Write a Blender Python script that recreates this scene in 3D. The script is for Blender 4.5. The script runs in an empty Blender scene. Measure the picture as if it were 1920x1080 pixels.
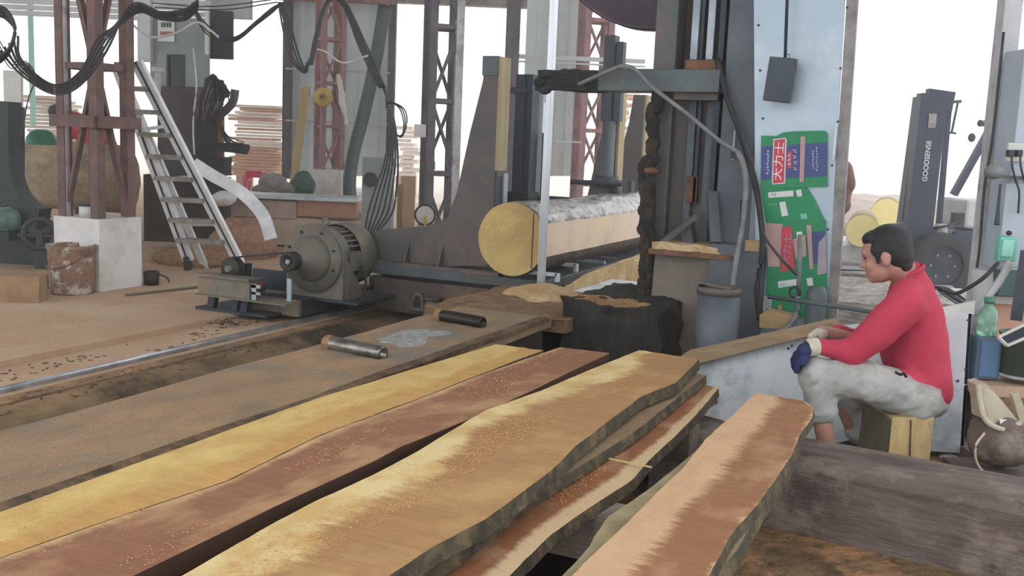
import bpy, bmesh, math, random
from mathutils import Vector, Matrix, noise
random.seed(7)
R = math.radians
SC = bpy.context.scene
COL = SC.collection

# ------------------------------------------------------------------ camera, world, light, exposure
F = 1900.0; H = 1.37
UP = Vector((556., 13270., 1900.)).normalized()
RY = Vector((890., 235., -1900.)); RY = (RY - UP*RY.dot(UP)).normalized()
RX = RY.cross(UP)
M3 = Matrix((RX, RY, UP))                       # camera axes -> world axes
cam = bpy.data.objects.new('camera', bpy.data.cameras.new('camera'))
COL.objects.link(cam); SC.camera = cam
cam.data.sensor_width = 36; cam.data.lens = F/1920*36
cam.data.clip_end = 400; cam.data.clip_start = .05
cam.matrix_world = Matrix.Translation((0, 0, H)) @ M3.to_4x4()

SC.view_settings.view_transform = 'Standard'; SC.view_settings.look = 'None'
SC.view_settings.gamma = 1; SC.view_settings.use_curve_mapping = False
SC.view_settings.exposure = .92
SC.cycles.max_bounces = 7; SC.cycles.diffuse_bounces = 4; SC.cycles.volume_bounces = 1
SC.cycles.use_denoising = True

W = bpy.data.worlds.new('sky'); SC.world = W; W.use_nodes = True
bg = W.node_tree.nodes['Background']; bg.inputs[0].default_value = (.93, .97, 1.0, 1); bg.inputs[1].default_value = 1.0
sun = bpy.data.objects.new('hazy_sun', bpy.data.lights.new('hazy_sun', 'SUN')); COL.objects.link(sun)
sun.data.energy = .45; sun.data.angle = R(25); sun.data.color = (1, .98, .94)
sun.rotation_euler = Vector((-.12, -.72, .68)).to_track_quat('Z', 'Y').to_euler()

CAMP = Vector((0, 0, H))
def ray(x, y): return M3 @ Vector(((x-960)/F, (540-y)/F, -1))
def Pz(x, y, z=0.): d = ray(x, y); return CAMP + d*((z-H)/d.z)
def Py(x, y, Y): d = ray(x, y); return CAMP + d*(Y/d.y)
def Px(x, y, X): d = ray(x, y); return CAMP + d*(X/d.x)
HF = (M3 @ Vector((0, 0, -1))); HF.z = 0; HF.normalize()      # horizontal heading of the view
HR = Vector((HF.y, -HF.x, 0))
YAW = math.atan2(HR.y, HR.x)
def Pv(x, y, t): d = ray(x, y); return CAMP + d*(t/d.dot(HF))
V = Vector

# ------------------------------------------------------------------ materials
def lin(c):
    o = []
    for v in c:
        v /= 255.
        o.append(v/12.92 if v <= .04045 else ((v+.055)/1.055)**2.4)
    return (*o, 1)
MATS = {}
def mat(name, c1, c2=None, scale=4, rough=.7, metal=0, bump=0, st=(1, 1, 1), lo=.35, hi=.65, c3=None, s3=1.5, bscale=None, detail=6, trans=0):
    m = bpy.data.materials.new(name); m.use_nodes = True; nt = m.node_tree; N = nt.nodes; L = nt.links
    b = N['Principled BSDF']; b.inputs['Roughness'].default_value = rough; b.inputs['Metallic'].default_value = metal
    if trans: b.inputs['Transmission Weight'].default_value = trans
    tc = N.new('ShaderNodeTexCoord'); mp = N.new('ShaderNodeMapping'); mp.inputs['Scale'].default_value = st
    L.new(tc.outputs['Object'], mp.inputs[0])
    c2 = c2 or tuple(v*.86 for v in c1)
    nz = N.new('ShaderNodeTexNoise'); nz.inputs['Scale'].default_value = scale; nz.inputs['Detail'].default_value = detail; nz.inputs['Roughness'].default_value = .65
    L.new(mp.outputs[0], nz.inputs['Vector'])
    cr = N.new('ShaderNodeValToRGB'); cr.color_ramp.elements[0].position = lo; cr.color_ramp.elements[1].position = hi
    cr.color_ramp.elements[0].color = lin(c1); cr.color_ramp.elements[1].color = lin(c2)
    L.new(nz.outputs[0], cr.inputs[0]); out = cr.outputs[0]
    if c3:
        n3 = N.new('ShaderNodeTexNoise'); n3.inputs['Scale'].default_value = s3; n3.inputs['Detail'].default_value = 8; n3.inputs['Roughness'].default_value = .7
        L.new(tc.outputs['Object'], n3.inputs['Vector'])
        r3 = N.new('ShaderNodeValToRGB'); r3.color_ramp.elements[0].position = .5; r3.color_ramp.elements[1].position = .62
        L.new(n3.outputs[0], r3.inputs[0])
        mx = N.new('ShaderNodeMix'); mx.data_type = 'RGBA'; L.new(r3.outputs[0], mx.inputs[0]); L.new(out, mx.inputs[6]); mx.inputs[7].default_value = lin(c3)
        out = mx.outputs[2]
    L.new(out, b.inputs['Base Color'])
    if bump:
        bn = N.new('ShaderNodeTexNoise'); bn.inputs['Scale'].default_value = bscale or scale*4; bn.inputs['Detail'].default_value = 8
        L.new(mp.outputs[0], bn.inputs['Vector'])
        bp = N.new('ShaderNodeBump'); bp.inputs['Strength'].default_value = bump; bp.inputs['Distance'].default_value = .02
        L.new(bn.outputs[0], bp.inputs['Height']); L.new(bp.outputs[0], b.inputs['Normal'])
    MATS[name] = m
    return m

FL_TAN = mat('dusty_floor', (192, 163, 136), (180, 149, 122), 1.5, .92, bump=.25, c3=(196, 172, 146), s3=.6, bscale=30)
DIRT = mat('sawdust_dirt', (150, 124, 98), (104, 82, 62), 6, .95, bump=.6, c3=(176, 140, 108), s3=3)
FG_DIRT = mat('trodden_sawdust', (140, 112, 82), (92, 74, 52), 7, .95, bump=.9, c3=(172, 128, 92), s3=4)
YARD = mat('pale_yard_ground', (215, 205, 196), (190, 176, 164), .5, .95)
PITM = mat('dark_pit_walls', (58, 52, 46), (38, 34, 32), 5, .95)
MAROON = mat('maroon_painted_steel', (128, 98, 96), (98, 78, 76), 8, .7, .2, c3=(104, 88, 82), s3=6)
PINKRED = mat('faded_red_steel', (172, 126, 128), (140, 108, 110), 6, .7, .1)
MAUVE = mat('purple_grey_steel', (112, 104, 112), (86, 80, 88), 4, .7, .2)
RUST = mat('rusty_steel', (140, 98, 74), (88, 66, 56), 12, .8, .2, bump=.2)
MACH = mat('blue_grey_machine_paint', (98, 106, 112), (76, 84, 92), 3, .55, .25, c3=(92, 92, 94), s3=2)
MACH2 = mat('grey_brown_machine_cast', (106, 100, 96), (86, 84, 84), 2.5, .65, .2, c3=(120, 104, 96), s3=1.2)
MACHD = mat('dark_slate_steel', (62, 72, 80), (48, 54, 62), 5, .55, .3)
MACHG = mat('greenish_grey_paint', (96, 106, 108), (80, 90, 94), 4, .55, .2, c3=(90, 86, 84), s3=5)
GREASE = mat('greasy_black_crust', (46, 48, 50), (28, 30, 33), 14, .75, bump=1)
CRUST = mat('sawdust_crust', (64, 60, 54), (34, 36, 38), 10, .95, bump=1, c3=(92, 76, 58), s3=6)
SAWD = mat('fresh_sawdust', (202, 172, 124), (170, 134, 92), 10, .98, bump=1, c3=(214, 190, 150), s3=5)
SAWO = mat('orange_sawdust', (180, 140, 100), (140, 104, 74), 20, .98, bump=1)
WHITEC = mat('white_painted_concrete', (226, 224, 224), (208, 206, 204), 3, .85, c3=(194, 188, 178), s3=2)
STONE = mat('pale_stone_block', (214, 198, 182), (190, 168, 150), 4, .9, bump=.3)
PINKST = mat('pink_sandstone', (206, 164, 142), (184, 140, 120), 3, .9, bump=.2)
GALV = mat('galvanised_sheet', (172, 186, 197), (156, 171, 184), 1.2, .42, .5, c3=(184, 194, 202), s3=1.5)
GALVP = mat('pale_zinc_sheet', (224, 232, 238), (200, 210, 218), 2.5, .5, .1, c3=(176, 186, 192), s3=3.5)
TRIMST = mat('grey_angle_steel', (158, 154, 152), (116, 112, 110), 7, .55, .4)
CLAD = mat('grey_green_cladding', (230, 238, 240), (214, 226, 230), 2, .6, .1)
CLADG = mat('grey_cabin_panel', (140, 148, 146), (124, 132, 132), 2, .6, .1)
CLADW = mat('pale_eave_cladding', (204, 206, 208), (184, 188, 190), 2, .6, .1)
ALU = mat('bright_aluminium', (246, 247, 250), (226, 228, 232), 10, .4, .1)
ALUD = mat('dusty_tread_aluminium', (164, 158, 148), (128, 122, 114), 14, .6, .4)
CHROME = mat('polished_rod_steel', (176, 184, 192), (140, 148, 158), 6, .45, .4)
RAILM = mat('polished_rail', (226, 230, 236), (176, 180, 186), 5, .25, .85)
BLADE = mat('saw_blade_steel', (226, 230, 236), (196, 202, 210), 2, .3, .6, st=(6, 6, .3))
MOTOR = mat('dusty_motor_casting', (130, 126, 116), (104, 100, 94), 5, .62, .25, c3=(136, 122, 104), s3=4)
MOTORD = mat('dark_fin_metal', (62, 60, 56), (44, 42, 40), 8, .6, .3)
BELT = mat('black_rubber', (44, 44, 46), (30, 30, 32), 10, .6)
CABLE = mat('black_cable', (52, 54, 58), (36, 38, 42), 10, .5)
CABLEW = mat('white_cable', (204, 206, 206), (180, 182, 184), 10, .5)
HOSEG = mat('dark_green_rubber_duct', (66, 82, 82), (46, 58, 60), 4, .4)
GREYHOSE = mat('grey_hose', (132, 134, 134), (104, 106, 108), 12, .5)
DKGREEN = mat('dark_green_machine', (58, 72, 70), (40, 50, 50), 4, .5, .2)
GREENH = mat('bright_green_hood', (30, 130, 98), (22, 104, 80), 5, .45)
TEALM = mat('teal_grey_motor', (120, 146, 138), (92, 118, 112), 6, .5, .2)
BARK = mat('rough_bark', (188, 170, 144), (130, 114, 92), 6, .95, bump=1, c3=(190, 172, 148), s3=3)
BUCKET = mat('rusty_dusty_bucket', (152, 120, 100), (112, 88, 76), 8, .8, .1, bump=.2, c3=(196, 188, 180), s3=9)
YELW = mat('yellow_timber', (212, 190, 138), (192, 168, 116), 3, .8, st=(1, 1, .2))
PLY = mat('pink_plywood', (196, 166, 140), (176, 146, 122), 3, .8)
PADW = mat('pale_timber_facing', (176, 162, 128), (150, 136, 106), 4, .8, st=(3, 3, .4))
RED = mat('red_plastic', (206, 44, 66), (180, 34, 54), 4, .45)
YTAPE = mat('yellow_tape', (214, 186, 100), (190, 160, 82), 8, .5)
OFFW = mat('off_white_plastic', (222, 222, 216), (202, 202, 198), 4, .5)
PAPER = mat('white_paper', (220, 222, 222), (208, 210, 212), 3, .8)
INKR = mat('faded_red_ink', (176, 110, 110), (160, 100, 100), 3, .8)
INKG = mat('grey_ink', (90, 96, 100), (80, 84, 88), 3, .8)
SACK = mat('grey_cloth_sack', (176, 172, 168), (138, 134, 132), 5, .9, bump=.4)
TARP = mat('green_tarpaulin', (74, 112, 100), (54, 84, 78), 6, .7, bump=.5)
GREENC = mat('green_carton', (24, 142, 92), (18, 124, 80), 3, .5)
BLUEC = mat('blue_violet_print', (66, 78, 138), (56, 66, 122), 3, .5)
REDC = mat('carton_red_print', (206, 62, 84), (190, 54, 76), 3, .5)
PINKC = mat('bare_pink_carton', (196, 160, 158), (176, 140, 140), 5, .8)
GREYP = mat('clear_tape_strip', (168, 160, 166), (150, 142, 150), 4, .4)
CARD = mat('brown_cardboard', (188, 160, 116), (164, 134, 96), 5, .9)
WHITEP = mat('white_print', (236, 238, 240), (226, 228, 230), 3, .6)
BLACKP = mat('black_print', (30, 32, 34), (24, 24, 26), 3, .6)
CWT = mat('dark_iron_weight', (66, 74, 84), (56, 62, 72), 6, .5, .3)
FORK = mat('forklift_navy_steel', (46, 56, 78), (34, 42, 60), 3, .45, .2)
TYRE = mat('dusty_tyre', (46, 50, 54), (34, 38, 42), 6, .8)
TYREH = mat('wheel_disc_grey', (58, 64, 72), (46, 52, 60), 5, .6, .2)
ELBOX = mat('pale_blue_grey_enclosure', (180, 190, 202), (164, 174, 188), 2, .5, .1)
POSTW = mat('whitewashed_post', (200, 200, 204), (170, 170, 172), 4, .7, c3=(150, 146, 142), s3=5)
SWG = mat('mint_green_switch', (120, 196, 176), (98, 172, 154), 5, .45)
JUG = mat('blue_jug_plastic', (84, 106, 122), (68, 90, 106), 3, .4)
BOTTLE = mat('green_clear_bottle', (176, 222, 200), (150, 204, 180), 4, .15, trans=.6)
GRBKT = mat('olive_green_bucket', (88, 108, 92), (70, 88, 76), 4, .5)
LEATHER = mat('worn_leather', (116, 100, 94), (84, 72, 68), 7, .8, bump=.3, c3=(134, 120, 112), s3=6)
CANVAS = mat('cream_canvas', (196, 186, 166), (164, 152, 134), 6, .9, bump=.3)
SKIN = mat('skin', (182, 138, 122), (166, 122, 108), 6, .6)
SKIND = mat('tanned_skin', (128, 92, 84), (108, 76, 70), 5, .6)
HAIR = mat('black_hair', (34, 34, 38), (22, 22, 26), 30, .6, bump=.4, st=(1, 1, 1))
SHIRT = mat('crimson_jersey', (190, 60, 86), (174, 50, 74), 3, .85, bump=.06, bscale=7)
TROUS = mat('pale_grey_work_trousers', (178, 178, 174), (156, 158, 156), 5, .9, bump=.1, bscale=9, c3=(150, 146, 142), s3=7)
GLOVE = mat('navy_blue_glove', (38, 48, 96), (28, 34, 68), 12, .8, bump=.2)
GLCUFF = mat('cream_glove_cuff', (206, 198, 180), (180, 172, 156), 30, .9)
SHOE = mat('dark_shoe', (52, 50, 52), (40, 38, 40), 6, .7)
BLOCKW = mat('end_grain_yellow_block', (198, 172, 124), (168, 144, 100), 5, .8, st=(3, 3, .5), c3=(150, 132, 100), s3=3)
BLOCKG = mat('dark_block_side', (128, 124, 106), (104, 100, 86), 5, .85, st=(3, 3, .5))
SLEEP = mat('dark_sleeper_timber', (118, 104, 98), (84, 74, 70), 5, .9, bump=.5, st=(.5, 3, 3), c3=(134, 122, 112), s3=4)
DECKM = mat('sawdust_covered_deck', (168, 136, 104), (134, 114, 92), 3, .8, st=(1.6, .7, 1), bump=.5, bscale=60, c3=(126, 118, 106), s3=1.6)
CURB = mat('brown_patchy_curb', (150, 124, 94), (84, 70, 54), 4, .7, bump=.3, st=(1, .4, 1), c3=(60, 52, 44), s3=1.3)  # brown with large darker patches at random
LOGEND = None

def wood_mat(name, sap, heart, bound=.5, wob=.25, streak=.35, sap2=None, flip=False, dust=(190, 140, 80), dusta=.5, second=None):
    """board face: heartwood and sapwood zones run along the board, saw marks run across it; UV u metres along, v 0..1 across"""
    m = bpy.data.materials.new(name); m.use_nodes = True; nt = m.node_tree; N = nt.nodes; L = nt.links
    b = N['Principled BSDF']; b.inputs['Roughness'].default_value = .8
    uv = N.new('ShaderNodeUVMap'); uv.uv_map = 'UVMap'
    sp = N.new('ShaderNodeSeparateXYZ'); L.new(uv.outputs[0], sp.inputs[0])
    def nz(sc, scale=1, det=6, ro=.6):
        mp = N.new('ShaderNodeMapping'); mp.inputs['Scale'].default_value = sc; L.new(uv.outputs[0], mp.inputs[0])
        n = N.new('ShaderNodeTexNoise'); n.inputs['Scale'].default_value = scale; n.inputs['Detail'].default_value = det; n.inputs['Roughness'].default_value = ro
        L.new(mp.outputs[0], n.inputs['Vector']); return n.outputs[0]
    def mth(op, a, bb=None, c=None):
        n = N.new('ShaderNodeMath'); n.operation = op
        for i, v in enumerate((a, bb, c)):
            if v is None: continue
            if isinstance(v, (int, float)): n.inputs[i].default_value = v
            else: L.new(v, n.inputs[i])
        return n.outputs[0]
    v = sp.outputs[1]
    if flip: v = mth('SUBTRACT', 1, v)
    n1 = mth('MULTIPLY', mth('SUBTRACT', nz((1.1, .3, 1), 1.5), .5), wob*2)
    n2 = mth('MULTIPLY', mth('SUBTRACT', nz((34, 1.6, 1), 1.0, 6, .8), .5), streak)
    t = mth('ADD', mth('ADD', v, n1), n2)
    mr = N.new('ShaderNodeMapRange'); mr.inputs[1].default_value = bound-.06; mr.inputs[2].default_value = bound+.06; L.new(t, mr.inputs[0])
    def mix(f, A, B):
        mx = N.new('ShaderNodeMix'); mx.data_type = 'RGBA'
        L.new(f, mx.inputs[0])
        for i, c in ((6, A), (7, B)):
            if isinstance(c, tuple): mx.inputs[i].default_value = lin(c)
            else: L.new(c, mx.inputs[i])
        return mx.outputs[2]
    def ramp(f, a, bb):
        r = N.new('ShaderNodeMapRange'); r.inputs[1].default_value = a; r.inputs[2].default_value = bb; L.new(f, r.inputs[0]); return r.outputs[0]
    sapc = mix(ramp(nz((2, 1.2, 1), 2.2), .42, .6), sap, sap2 or tuple(x*.85 for x in sap))
    heartc = mix(mth('MULTIPLY', ramp(nz((20, 1.4, 1), 1.3, 6, .75), .42, .7), .7), heart, tuple(min(255, x*1.18) for x in heart))
    heartc = mix(mth('MULTIPLY', ramp(nz((1.6, 1, 1), 1.7, 5, .6), .5, .66), .45), heartc, sap2 or sap)
    c = mix(mr.outputs[0], sapc, heartc)
    if second:                                  # sapwood again along the other edge
        t2 = mth('ADD', mth('ADD', v, mth('MULTIPLY', n2, .8)), n1)
        c = mix(ramp(t2, second-.03, second+.03), c, sap)
    # loose sawdust freckles
    d1 = ramp(nz((60, 18, 1), 1.6, 3, .8), .55, .62); d2 = ramp(nz((2.2, 1.2, 1), 1.3, 3, .6), .46, .62)
    c = mix(mth('MULTIPLY', mth('MULTIPLY', d1, d2), dusta), c, dust)
    L.new(c, b.inputs['Base Color'])
    bp = N.new('ShaderNodeBump'); bp.inputs['Strength'].default_value = .35; bp.inputs['Distance'].default_value = .008
    L.new(mth('ADD', nz((70, 3, 1), 1, 4, .7), mth('MULTIPLY', d1, .6)), bp.inputs['Height']); L.new(bp.outputs[0], b.inputs['Normal'])
    return m
W1 = wood_mat('yellow_sapwood_board', (210, 182, 116), (184, 144, 86), .62, .5, .25, (196, 162, 100), dust=(170, 126, 74), dusta=.7)
W2 = wood_mat('red_brown_heartwood_board', (204, 168, 124), (136, 94, 70), .07, .2, .26, dust=(182, 142, 104))
W3 = wood_mat('half_yellow_half_brown_board', (218, 196, 144), (158, 120, 80), .29, .55, .42, (200, 168, 110), dust=(176, 126, 70), dusta=.7)
W3B = wood_mat('grey_tan_slab', (150, 132, 104), (130, 108, 82), .5, .3, .4, dusta=.2)
W3C = wood_mat('dark_red_brown_slab', (204, 176, 138), (132, 84, 54), .05, .1, .2, second=.84, dust=(160, 104, 66), dusta=.8)
W4 = wood_mat('pink_and_brown_slab', (204, 168, 130), (140, 97, 66), .42, .22, .5, (196, 158, 124), dust=(138, 88, 56), dusta=.4, second=.985)
W5 = wood_mat('grey_green_underslab', (160, 146, 112), (134, 116, 86), .5, .3, .4, dusta=.1)
BARKE = mat('sawn_edge_and_bark', (88, 78, 60), (54, 50, 42), 12, .9, bump=.7, c3=(112, 98, 72), s3=9)
SAWNF = mat('sawn_log_face', (226, 202, 188), (208, 180, 162), 3, .8, st=(8, .6, 1), c3=(226, 204, 172), s3=1.2)
STACKW = mat('stacked_pale_boards', (236, 224, 212), (216, 196, 180), 3, .85)
STACKO = mat('stacked_orange_boards', (206, 160, 128), (180, 132, 104), 3, .85)

# ------------------------------------------------------------------ mesh collector
class MB:
    def __init__(s): s.bm = bmesh.new()
    def _add(s, verts, faces, smooth=False):
        vs = [s.bm.verts.new(v) for v in verts]
        for f in faces:
            try:
                fc = s.bm.faces.new([vs[i] for i in f]); fc.smooth = smooth
            except ValueError: pass
        return vs
    def box(s, c, d, rz=0, rx=0, ry=0):
        m = Matrix.Rotation(rz, 3, 'Z') @ Matrix.Rotation(ry, 3, 'Y') @ Matrix.Rotation(rx, 3, 'X')
        vs = [V(c) + m @ V((i*d[0]/2, j*d[1]/2, k*d[2]/2)) for i in (-1, 1) for j in (-1, 1) for k in (-1, 1)]
        s._add(vs, [(0, 1, 3, 2), (4, 6, 7, 5), (0, 4, 5, 1), (2, 3, 7, 6), (0, 2, 6, 4), (1, 5, 7, 3)]); return s
    def b2(s, x0, y0, z0, x1, y1, z1): return s.box(((x0+x1)/2, (y0+y1)/2, (z0+z1)/2), (abs(x1-x0), abs(y1-y0), abs(z1-z0)))
    def bar(s, p, q, w, h=None, upv=(0, 0, 1)):
        p = V(p); q = V(q); d = (q-p); L = d.length; d.normalize(); h = h or w
        u = V(upv)
        if abs(d.dot(u)) > .98: u = V((1, 0, 0)) if abs(d.x) < .9 else V((0, 1, 0))
        sd = d.cross(u).normalized(); u = sd.cross(d)
        vs = [a + sd*(i*w/2) + u*(k*h/2) for a in (p, q) for i in (-1, 1) for k in (-1, 1)]
        s._add(vs, [(0, 1, 3, 2), (4, 6, 7, 5), (0, 4, 5, 1), (2, 3, 7, 6), (0, 2, 6, 4), (1, 5, 7, 3)]); return s
    def cyl(s, p, q, r, r2=None, n=20, cap=True, smooth=True):
        p = V(p); q = V(q); r2 = r if r2 is None else r2; d = (q-p).normalized()
        u = V((0, 0, 1)) if abs(d.z) < .9 else V((1, 0, 0)); a = d.cross(u).normalized(); b = d.cross(a)
        vs = [c + (a*math.cos(t)+b*math.sin(t))*rr for c, rr in ((p, r), (q, r2)) for t in [2*math.pi*i/n for i in range(n)]]
        vv = s._add(vs, [(i, (i+1) % n, n+(i+1) % n, n+i) for i in range(n)], smooth)
        if cap:
            s.bm.faces.new(vv[:n][::-1]); s.bm.faces.new(vv[n:])
        return s
    def lathe(s, prof, o, axis=(0, 0, 1), n=32, smooth=True):
        o = V(o); d = V(axis).normalized(); u = V((0, 0, 1)) if abs(d.z) < .9 else V((1, 0, 0)); a = d.cross(u).normalized(); b = d.cross(a)
        vs = [o + d*h + (a*math.cos(t)+b*math.sin(t))*max(r, 1e-4) for r, h in prof for t in [2*math.pi*i/n for i in range(n)]]
        s._add(vs, [(k*n+i, k*n+(i+1) % n, (k+1)*n+(i+1) % n, (k+1)*n+i) for k in range(len(prof)-1) for i in range(n)], smooth); return s
    def tube(s, pts, r, n=8, res=6, smooth=True):
        P = [V(p) for p in pts]
        if res > 1 and len(P) > 2: P = catm(P, res)
        rr = r if callable(r) else (lambda t: r)
        rings = []; up = V((0, 0, 1))
        for i, p in enumerate(P):
            d = (P[min(i+1, len(P)-1)] - P[max(i-1, 0)]).normalized()
            a = d.cross(up)
            if a.length < .1: a = d.cross(V((1, .3, 0)))
            a.normalize(); b = d.cross(a); q = rr(i/(len(P)-1))
            rings += [p + (a*math.cos(t)+b*math.sin(t))*q for t in [2*math.pi*k/n for k in range(n)]]
        vv = s._add(rings, [(k*n+i, k*n+(i+1) % n, (k+1)*n+(i+1) % n, (k+1)*n+i) for k in range(len(P)-1) for i in range(n)], smooth)
        s.bm.faces.new(vv[:n][::-1]); s.bm.faces.new(vv[-n:]); return s
    def prism(s, poly, ext):
        e = V(ext); n = len(poly); vs = [V(p) for p in poly] + [V(p)+e for p in poly]
        s._add(vs, [tuple(range(n))[::-1], tuple(range(n, 2*n))] + [(i, (i+1) % n, n+(i+1) % n, n+i) for i in range(n)]); return s
    def ell(s, c, r, fr=None, seg=20, rings=14):
        c = V(c); fr = fr or (V((1, 0, 0)), V((0, 1, 0)), V((0, 0, 1))); vs = []
        for k in range(rings+1):
            ph = math.pi*k/rings
            for i in range(seg):
                t = 2*math.pi*i/seg
                vs.append(c + fr[0]*(r[0]*math.sin(ph)*math.cos(t)) + fr[1]*(r[1]*math.sin(ph)*math.sin(t)) + fr[2]*(r[2]*math.cos(ph)))
        s._add(vs, [(k*seg+i, k*seg+(i+1) % seg, (k+1)*seg+(i+1) % seg, (k+1)*seg+i) for k in range(rings) for i in range(seg)], True); return s
    def cap(s, p, r, q, r2=None):
        r2 = r2 or r; s.ell(p, (r,)*3, seg=16, rings=12); s.ell(q, (r2,)*3, seg=16, rings=12); s.cyl(p, q, r, r2, 16); return s
    def tor(s, c, axis, Rm, r, n=32, m=8):
        c = V(c); d = V(axis).normalized(); u = V((0, 0, 1)) if abs(d.z) < .9 else V((1, 0, 0)); a = d.cross(u).normalized(); b = d.cross(a); vs = []
        for i in range(n):
            t = 2*math.pi*i/n; e = a*math.cos(t)+b*math.sin(t)
            vs += [c + e*(Rm+r*math.cos(2*math.pi*k/m)) + d*(r*math.sin(2*math.pi*k/m)) for k in range(m)]
        s._add(vs, [(i*m+k, i*m+(k+1) % m, ((i+1) % n)*m+(k+1) % m, ((i+1) % n)*m+k) for i in range(n) for k in range(m)], True); return s
    def wear(s, cuts, amp, freq=6, seed=0):
        bmesh.ops.remove_doubles(s.bm, verts=s.bm.verts, dist=1e-5)
        bmesh.ops.subdivide_edges(s.bm, edges=s.bm.edges, cuts=cuts, use_grid_fill=True)
        for v in s.bm.verts:
            o = V((seed, seed*1.7, 0)); v.co += noise.noise_vector(v.co*freq+o)*amp + noise.noise_vector(v.co*freq*3+o)*(amp*.4)
        return s
def catm(P, res):
    out = []; Q = [P[0]*2-P[1]] + P + [P[-1]*2-P[-2]]
    for i in range(1, len(Q)-2):
        a, b, c, d = Q[i-1:i+3]
        for k in range(res):
            t = k/res
            out.append(.5*((2*b)+(c-a)*t+(2*a-5*b+4*c-d)*t*t+(3*b-a-3*c+d)*t**3))
    out.append(P[-1]); return out

ROOT = {}
def obj(name, mb, m, parent=None, bev=0, kind=None, label=None, cat=None, group=None, mods=None):
    bm = mb.bm if isinstance(mb, MB) else mb
    bmesh.ops.recalc_face_normals(bm, faces=bm.faces)
    me = bpy.data.meshes.new(name)
    xs = [v.co for v in bm.verts]
    if parent is None:
        o0 = V(((min(v.x for v in xs)+max(v.x for v in xs))/2, (min(v.y for v in xs)+max(v.y for v in xs))/2, min(v.z for v in xs)))
    else: o0 = ROOT[parent.name]
    bmesh.ops.translate(bm, verts=bm.verts, vec=-o0)
    bm.to_mesh(me); bm.free()
    for mm in (m if isinstance(m, (list, tuple)) else [m]): me.materials.append(mm)
    o = bpy.data.objects.new(name, me); COL.objects.link(o)
    if parent is None: o.location = o0; ROOT[o.name] = o0.copy()
    else: o.parent = parent; ROOT[o.name] = o0.copy()
    if bev:
        b = o.modifiers.new('bevel', 'BEVEL'); b.width = bev; b.segments = 2; b.limit_method = 'ANGLE'
    if kind: o['kind'] = kind
    if label: o['label'] = label
    if cat: o['category'] = cat
    if group: o['group'] = group
    return o
def thing(name, loc, label, cat, group=None):
    o = bpy.data.objects.new(name, None); COL.objects.link(o); o.location = loc; o.empty_display_size = .1
    o['label'] = label; o['category'] = cat
    if group: o['group'] = group
    ROOT[o.name] = V(loc); return o
def T(name, mb, m, label, cat, group=None, **k): return obj(name, mb, m, None, label=label, cat=cat, group=group, **k)
def S(name, mb, m, **k): return obj(name, mb, m, None, kind='structure', **k)
def text(name, body, size, m, parent, right, upd, at, ext=.0015, sx=1):
    """raised lettering: right = reading direction, upd = up of the letters"""
    cu = bpy.data.curves.new(name, 'FONT'); cu.body = body; cu.size = size; cu.extrude = ext; cu.align_x = 'CENTER'; cu.align_y = 'CENTER'
    t = bpy.data.objects.new(name, cu); COL.objects.link(t)
    bpy.context.view_layer.update()
    me = bpy.data.meshes.new_from_object(t.evaluated_get(bpy.context.evaluated_depsgraph_get()))
    bpy.data.objects.remove(t)
    r = V(right).normalized(); u = V(upd).normalized(); nrm = r.cross(u)
    mm = Matrix((r*sx, u, nrm)).transposed().to_4x4(); mm.translation = V(at) - ROOT[parent.name]
    me.transform(mm); me.materials.clear(); me.materials.append(m)
    o = bpy.data.objects.new(name, me); COL.objects.link(o); o.parent = parent; ROOT[o.name] = ROOT[parent.name]; return o
def vbox(mb, x0, y0, x1, y1, t, dep, x=None):
    """a box upright and square to the view heading, at distance t"""
    a = Pv(x0, y1, t); b = Pv(x1, y1, t); c = Pv((x0+x1)/2, y0, t)
    z0 = (a.z+b.z)/2; w = (b-a); w.z = 0
    ctr = (a+b)/2 + HF*(dep/2); mb.box((ctr.x, ctr.y, (z0+c.z)/2), (w.length, dep, abs(c.z-z0)), YAW); return mb
# ------------------------------------------------------------------ setting: floor, yard, shed
S('floor', MB().b2(-30, -2, -.3, -5.05, 19, 0), FL_TAN)
S('floor_strip', MB().b2(-5.05, -2, -.3, -4.5, 19, -.04).wear(3, .004, 3), FL_TAN)
S('floor_right', MB().b2(-.78, -2, -.7, 4, 4.6, 0).b2(-2.8, 4.6, -.7, 4, 9, 0), FG_DIRT)
S('floor_back', MB().b2(-4.0, 12, -.4, 4, 19, -.01), DIRT)
S('pit_floor', MB().b2(-4.5, -2, -.8, -.7, 12, -.65), PITM)  # trench floor, carried on dark under the boards to blacken their gaps
S('trim_1', MB().b2(-4.5, -2, -.65, -4.4, 12, -.045), DIRT)
S('trim_2', MB().prism([(-4.4, -2, -.65), (-4.4, -2, -.06), (-4.36, -2, -.05), (-4.3, -2, -.052), (-4.22, -2, -.08), (-4.16, -2, -.13), (-4.12, -2, -.2), (-4.1, -2, -.3), (-4.1, -2, -.65)], (0, 14, 0)).wear(12, .006, 4), CURB)
S('yard_ground', MB().b2(-90, 19, -.5, 70, 140, -.02), YARD)
S('yard_ground_right', MB().b2(4, -6, -.5, 70, 19, -.02), YARD)
S('yard_ground_aisle', MB().b2(-2.0, 9, -.5, 4, 12, -.015), YARD)
# roof of the shed, open at its sides and towards the viewer
S('ceiling', MB().b2(-34, -1.5, 5.6, 3.0, 7.5, 5.7).b2(-34, 7.5, 5.6, -2.4, 17.5, 5.7), CLADW)
S('trim_3', MB().b2(-24, 17.3, 4.9, -2.4, 17.5, 5.6), CLADW)
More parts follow.
